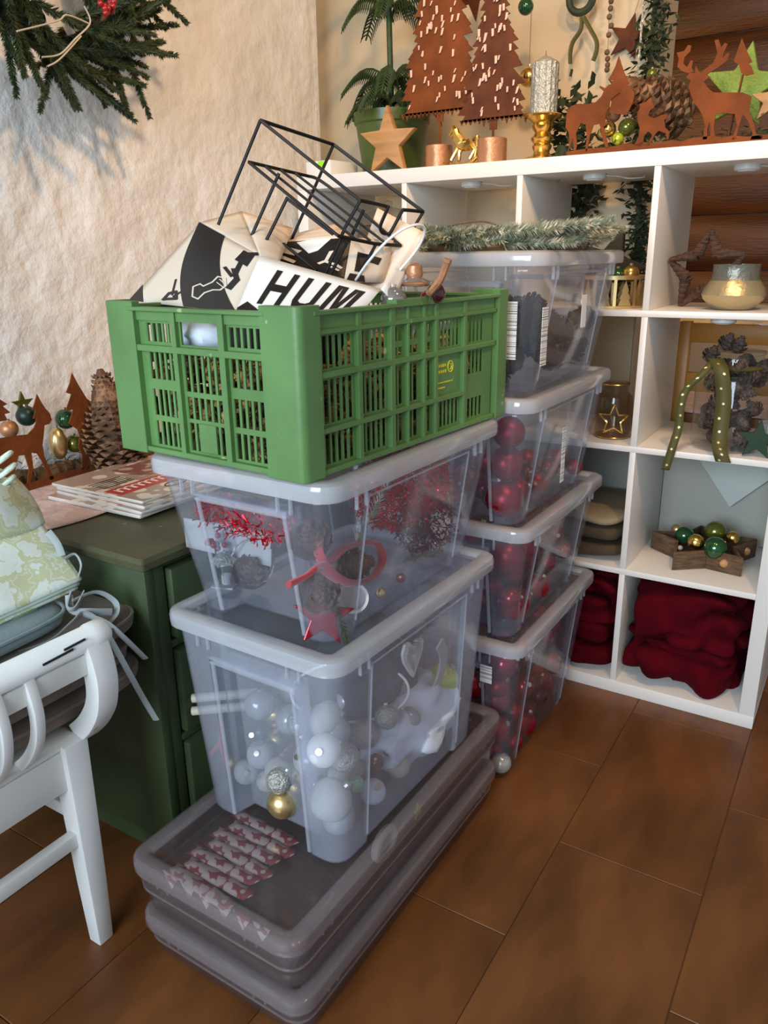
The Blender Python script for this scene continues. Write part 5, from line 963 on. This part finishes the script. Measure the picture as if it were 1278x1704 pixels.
# top row, left: glass jar with lid; magazines
t = thing('glass_jar', 'round glass jar with a glass lid behind the wire rack', 'jar', (-1.24, .17, Z1)); MB().lathe([(0, .002), (.09, 0), (.1, .01), (.1, .2), (.092, .215), (.094, .23)], 32).build('glass', M_amber, t); MB().lathe([(.1, .23), (.09, .25), (.05, .275), (.012, .285), (.014, .3), (0, .305)], 28).build('lid', M_glass, t)
MB().sph((0, 0, .19), .05, 14, sc=(1, 1, .6)).build('nut_filling', M_cone, t)
# top row, third: gold lantern bowl
p = at(1018, 508, 1, .11); t = thing('gold_bowl', 'round gold metal bowl with cut-out fir trees in the third top compartment', 'bowl', (p.x, .12, Z1))
MB().lathe([(0, 0), (.084, 0), (.085, .006), (.08, .008), (0, .007)], 36).build('base', M_palegold, t); MB().lathe([(.083, .072), (.086, .072), (.086, .082), (.083, .082), (.083, .072)], 36).build('rim', M_palegold, t)
for i in range(10):
    a = 2*pi*i/10; R = Matrix.Rotation(a, 3, 'Z')
    g = MB(); g.prism([R @ V((.084, y, z)) for y, z in ((-.004, .006), (.004, .006), (.004, .073), (-.004, .073))], R @ V((.0015, 0, 0))); g.build('bar', M_palegold, t, False)
    R = Matrix.Rotation(a+pi/10, 3, 'Z'); g = MB(); g.prism([R @ V((.083, y, z)) for y, z in ((-.017, .007), (.017, .007), (.01, .024), (.014, .024), (.007, .042), (.01, .042), (0, .07), (-.01, .042), (-.007, .042), (-.014, .024), (-.01, .024))], R @ V((.0015, 0, 0))); g.build('fir_cutout', M_palegold, t, False)
for X, Y, r, mt, lab in ((1050, 455, 14, M_gold, 'gold ball in the gold cut-out bowl'), (1028, 459, 13, M_gbaub, 'dark green ball in the gold cut-out bowl'), (1008, 462, 13, M_olive, 'olive ball in the gold cut-out bowl')):
    p = at(X, Y, 1, .13); bauble('bauble', r*depth(p)/F, mt, True, None, lab, None, p)
o = MB().prism(star_poly(.12, .05), (0, .03, 0)).build('fabric_star', M_brownfold, None, True, 30, .006, loc=(-.56, .25, Z1+.1), rot=(-.12, .3, 0)); tag(o, 'big brown fabric star behind the gold bowl', 'star')
# top row, right: rattan star and mottled vessel
c0 = at(1060+640/5.862, 260+1085/5.862, 1, .16); kk = depth(c0)/F; t = thing('rattan_star', 'open star wrapped in brown rattan, leaning in the upper right compartment', 'star', c0)
sp_ = [V(((x-640)/5.862*kk, (y-1085)*.00008, -(y-1085)/5.862*kk)) for x, y in ((700, 740), (775, 960), (1015, 965), (850, 1180), (800, 1300), (640, 1300), (440, 1455), (490, 1180), (325, 1010), (590, 965))]
for i in range(10):
    a, b = sp_[i], sp_[(i+1) % 10]; n = 9; rr = [(.006 if i % 2 == 0 else .017)*(1-j/n)+(.017 if i % 2 == 0 else .006)*j/n for j in range(n+1)]
    MB().tube([a.lerp(b, j/n) for j in range(n+1)], [r*(1.08 if j % 2 else .9) for j, r in enumerate(rr)], 9, flat=.8).build('wrapped_arm', M_bark, t, False)
p = at(1221, 480, 1, .1); t = thing('candle_vessel', 'squat mottled silver and gold vessel in the upper right compartment', 'vessel', (p.x, .11, Z1))
MB().lathe([(0, .001), (.042, 0), (.05, .004), (.072, .026), (.076, .036), (.07, .052), (.058, .07)], 36).build('body', M_votive, t); MB().lathe([(.058, .07), (.0545, .078), (.054, .104), (.0555, .108), (.052, .108), (.0505, .1), (.05, .03), (0, .028)], 36).build('neck', M_vtop, t)
o = MB().box((0, 0, .03), (.05, .1, .06)).build('green_block', M_dkgreen, None, bevel=.006, loc=(-.08, .22, Z1)); tag(o, 'dark green block behind the mottled vessel', 'decoration')
# second row: jar with a star, and jar of cones
def star_outline(R, r, rot=0, n=5): return [(R if i % 2 == 0 else r, pi/2+rot+pi*i/n) for i in range(2*n)]
p = at(1022, 680, 1, .1); t = thing('glass_jar', 'small amber glass jar with a raised gold star in the middle compartment', 'jar', (p.x, .1, Z2)); JR = .05
MB().lathe([(0, .002), (.046, 0), (.05, .006), (.051, .09), (.047, .115), (.034, .128), (.033, .142), (.037, .146), (.037, .152), (.034, .153)], 30).build('glass', M_amber, t)
fa = -.55
ps = [V((x_, 0, z_)) for x_, z_ in [(r*cos(a), r*sin(a)) for r, a in star_outline(.044, .019)]]
MB().tube([V((.0525*sin(fa*0+q.x/.0525+.30), -.0525*cos(q.x/.0525+.30), .055+q.z)) for q in [ps[i].lerp(ps[(i+1) % 10], j/4) for i in range(10) for j in range(4)]], .0028, 6, True).build('raised_star', M_gold, t)
for z in (.004, .148): MB().tube([V(((.047 if z < .1 else .037)*cos(a), (.047 if z < .1 else .037)*sin(a), z)) for a in [2*pi*i/28 for i in range(28)]], .002, 6, True).build('gold_ring', M_gold, t)
p = at(1205, 728, 1, .06); jc = V((p.x, .12, Z2)); t = thing('glass_jar', 'large clear glass jar full of dark cones with a hanging olive ribbon', 'jar', jc)
MB().lathe([(0, .003), (.084, 0), (.092, .008), (.093, .17), (.085, .194), (.066, .208), (.063, .213), (.063, .24), (.067, .244), (.067, .249), (.063, .25)], 36).build('glass', M_glass, t)
jm = cone_mesh('cone_scales', .05, .024, mat('dark_brown_cone', (.05, .03, .02), .75, col2=(.11, .07, .05), vscale=25), 6, 7)
for (x, y, z, r) in pack(110, [.022, .025], .088, .088, 8, .235):
    if x*x+y*y > .0655**2: continue
    q_ = (random.uniform(0, 6), random.uniform(0, 6), random.uniform(0, 6)); o = link('pine_cone', jm, None, jc+V((x, y, z+.006))-Euler(q_).to_matrix() @ V((0, 0, .025)), q_); tag(o, 'dark cone in the large glass jar with the olive ribbon', 'cone', 'cones in the glass jar')
for X, Y, lab in ((1204, 570, 'topmost dark cone sticking out of the large glass jar'), (1222, 575, 'second dark cone at the mouth of the large glass jar'), (1178, 590, 'dark cone on the left rim of the large glass jar')):
    o = link('pine_cone', jm, None, at(X, Y+12, 1, .1), (.3, .4, 0)); tag(o, lab, 'cone')
o_, s_ = (1060, 540), 5.862
def ribbon(pts, w, nm):
    P = bez([V(q) for q in pts], 7); g = MB(); vs = []
    for i, q_ in enumerate(P): vs += [q_+V((-w/2, 0, .0)), q_+V((w/2, .002, 0))]
    g.add(vs, [(2*i, 2*i+1, 2*i+3, 2*i+2) for i in range(len(P)-1)]); o = g.build(nm, M_ribbon, t); o.matrix_parent_inverse = t.matrix_basis.inverted(); solid(o, .0012, 0)
    g = MB()
    for i in range(4, len(P)-2, 4): g.prism(star_poly(.0045, .002, (1, 0, 0), (P[i+1]-P[i]).normalized(), P[i]+V((random.uniform(-.25, .25)*w, -.0025, 0))), (0, -.0006, 0))
    o = g.build('ribbon_star', M_star, t, False); o.matrix_parent_inverse = t.matrix_basis.inverted(); tag(o, kind='stuff')
rp_ = lambda x, y, d: at(o_[0]+x/s_, o_[1]+y/s_, 1, d)
ribbon([rp_(770, 330, .05), rp_(820, 450, .02), rp_(845, 700, .018), rp_(825, 950, .015), rp_(800, 1150, .004), rp_(812, 1250, -.012), rp_(840, 1345, -.012)], .036, 'ribbon_tail')
ribbon([rp_(770, 330, .05), rp_(620, 500, .02), rp_(480, 640, .015), rp_(425, 800, .01), rp_(405, 1000, .008), rp_(350, 1180, -.008), rp_(275, 1420, -.012)], .021, 'ribbon_tail')
MB().tube([V((.066*cos(a), .066*sin(a), .211)) for a in [2*pi*i/28 for i in range(28)]], .004, 6, True, flat=2).build('ribbon_band', M_ribbon, t)
p = at(1060+1180/5.862, 540+1070/5.862, 1, .045); o = MB().prism(star_poly(.052, .022), (0, .018, 0)).build('felt_star', M_dkgreen, None, True, 30, .003, loc=(p.x+.004, .03, Z2+.0425), rot=(-.12, .06, .15)); tag(o, 'dark green star leaning against the large glass jar', 'star')
t = thing('white_cup', 'small white cup on a saucer behind the dark green star', 'cup', (-.075, .22, Z2)); MB().lathe([(0, .006), (.02, .005), (.033, .03), (.035, .055), (.032, .055), (.03, .03), (0, .012)], 24).build('bowl', M_wht, t); MB().lathe([(0, .0), (.03, 0), (.05, .008), (.05, .01), (0, .005)], 28).build('saucer', M_wht, t)
# rear room seen through the compartments
t = thing('side_table', 'low table under a white cloth behind the shelf', 'table', (-.2, .95, 0)); MB().bb((-.42, -.25, .68), (.5, .25, .71)).build('top', M_beam, t)
for x in (-.38, .46):
    for y in (-.2, .2): MB().bb((x-.025, y-.025, 0), (x+.025, y+.025, .68)).build('leg', M_beam, t)
o = MB().grid(lambda u, v: V((-.63+.94*u+.0*v, .69+.52*v, .7125+.003*sin(u*30))), 20, 8).build('tablecloth', M_runner, None); solid(o, .002, 1); tag(o, 'white patterned cloth on the table behind the shelf', 'cloth')
t = thing('wooden_chair', 'orange stained wooden chair back seen through the middle right compartment', 'chair', (-.38, .62, 0))
for x in (-.02, .36): MB().bb((x-.018, -.018, 0), (x+.018, .018, 1.02)).build('post', M_dress, t, bevel=.003)
MB().bb((-.02, -.016, .45), (.36, .36, .48)).build('seat', M_dress, t, bevel=.003)
for x in (-.02, .36): MB().bb((x-.018, .32, 0), (x+.018, .356, .45)).build('leg', M_dress, t)
for z in (.955, .8): MB().bb((-.02, -.012, z), (.36, .012, z+.06)).build('rail', M_dress, t, bevel=.003)
# third row: folded blankets and star tray
random.seed(5)
for k, (h, mt, lab) in enumerate(((.055, M_brownfold, 'lowest folded brown blanket in the third row compartment'), (.05, M_brownfold, 'second folded brown blanket in the third row compartment'), (.03, M_tan, 'tan blanket on top of the brown ones in the third row'))):
    pad('folded_blanket', (-.556, .185, Z3+(.029, .083, .124)[k]), .155, .165, h, mt, lab, 0, cat='blanket', piping=False, amp=.012, seed=30+k)
tz = Z3; tcx, tcy = -.205, .2; t = thing('star_tray', 'weathered wooden star shaped tray holding glass balls', 'tray', (tcx, tcy, tz), .25)
st = star_poly(.152, .085, (1, 0, 0), (0, 1, 0)); si = star_poly(.138, .075, (1, 0, 0), (0, 1, 0))
MB().prism(si, (0, 0, .012)).build('base', M_bark2, t, False)
for i in range(10):
    a, b, c, d = st[i], st[(i+1) % 10], si[(i+1) % 10], si[i]; MB().prism([a, b, c, d], (0, 0, .05+.003*(i % 3))).build('wall_board', M_bark2, t, True, 30, .002)
    if i in (5, 6, 7): m_ = (a+b)/2; n_ = V((m_.x, m_.y, 0)).normalized(); MB().sph(m_+V((0, 0, .028)), .012, 12, sc=(1, .5, 1)).build('wood_disc', M_wood, t)
for X, Y, r, mt, lab, y in ((670, 245, 38, M_palegold, 'pearly gold ball at the left back of the star tray', .25), (720, 285, 62, M_gbaub, 'dark green ball on the left of the star tray', .2), (795, 330, 55, M_gold, 'shiny gold ball in the middle front of the star tray', .14), (925, 258, 70, M_olive, 'large olive ball at the back of the star tray', .22), (925, 368, 76, M_gbaub, 'largest emerald green ball at the front of the star tray', .13), (1042, 300, 44, M_gold, 'gold ball on the right of the star tray', .2), (690, 368, 18, M_silver, 'tiny silver ball at the left front of the star tray', .13)):
    p = at(960+X/4.018, 820+Y/4.018, 1, y); r = r/4.018*depth(p)/F; p.z = max(p.z, tz+.0125+r); bauble('bauble', r, mt, True, None, lab, None, p).rotation_euler = (-1.2, .4, 0)
t = thing('grey_cloth', 'grey cloth hung across the back of the compartment, with a pointed flap', 'cloth', (-.2055, .372, Z3))
MB().bb((-.166, 0, .003), (.166, .006, .331)).build('cloth_panel', M_greycloth, t)
MB().prism([(-.128, -.012, .331), (.164, -.012, .331), (.164, -.02, .25), (.035, -.022, .118)], (0, -.004, 0)).build('pointed_flap', mat('pale_grey_cloth', (.5, .54, .5), .85, bump=.15, bscale=150), t, False, bevel=.001)
MB().bb((-1.0+.205+.1, 0, .003), (-.19, .006, .331)).build('cloth_panel', M_greycloth, t)
# bottom row: red fleece
def fleece(name, lab, c, hx, hy, h, seed, fold=1.0, lim=(-.1, .1)):
    g = MB(); n, m_ = 110, 60; vs = []
    def sp(a, e): return (abs(cos(a))**e*(1 if cos(a) > 0 else -1), abs(sin(a))**e*(1 if sin(a) > 0 else -1))
    for i in range(m_+1):
        b = -pi/2+pi*i/m_; cb, sb = sp(b, .55)
        for j in range(n):
            a = 2*pi*j/n; ca, sa = sp(a, .5); p = V((ca*cb*hx, sa*cb*hy, sb*h/2)); w = V((noise.noise(p*5+V((seed, 0, 0))), noise.noise(p*5+V((0, seed, 0))), noise.noise(p*5+V((0, 0, seed)))))*.12
            q_ = (p+w)*8+V((seed, seed, 0)); d = abs(noise.noise(V((q_.x*.7, q_.y*.7, q_.z*1.5)))*2.2); d2 = abs(noise.noise(q_*1.7)*2)
            p = p+p.normalized()*((d-.5)*.045+(d2-.5)*.008)*fold; vs.append(V((max(-.164, min(.164, p.x)), max(-.18, min(.18, p.y)), max(lim[0], min(lim[1], p.z)))))
    g.add(vs, [(i*n+j, i*n+(j+1) % n, (i+1)*n+(j+1) % n, (i+1)*n+j) for i in range(m_) for j in range(n)]); o = g.build(name, M_fleece, None, True, 80, loc=c); return tag(o, lab, 'blanket')
fleece('fleece_blanket', 'crumpled dark red fleece blanket filling the lower right compartment, upper bundle', (-.205, .185, Z4+.215), .152, .168, .2, 4, 1.3, (-.075, .115)); fleece('fleece_blanket', 'flatter dark red fleece blanket under the crumpled one, lower right compartment', (-.205, .175, Z4+.075), .154, .166, .15, 9, 1.2, (-.074, .064))
for k in range(4): fleece('fleece_blanket', ('lowest', 'second lowest', 'third', 'topmost')[k]+' folded dark red fleece in the lower third compartment', (-.556, .18, Z4+.044+.077*k), .156, .168, .088, 14+k, .8, (-.04, .037))
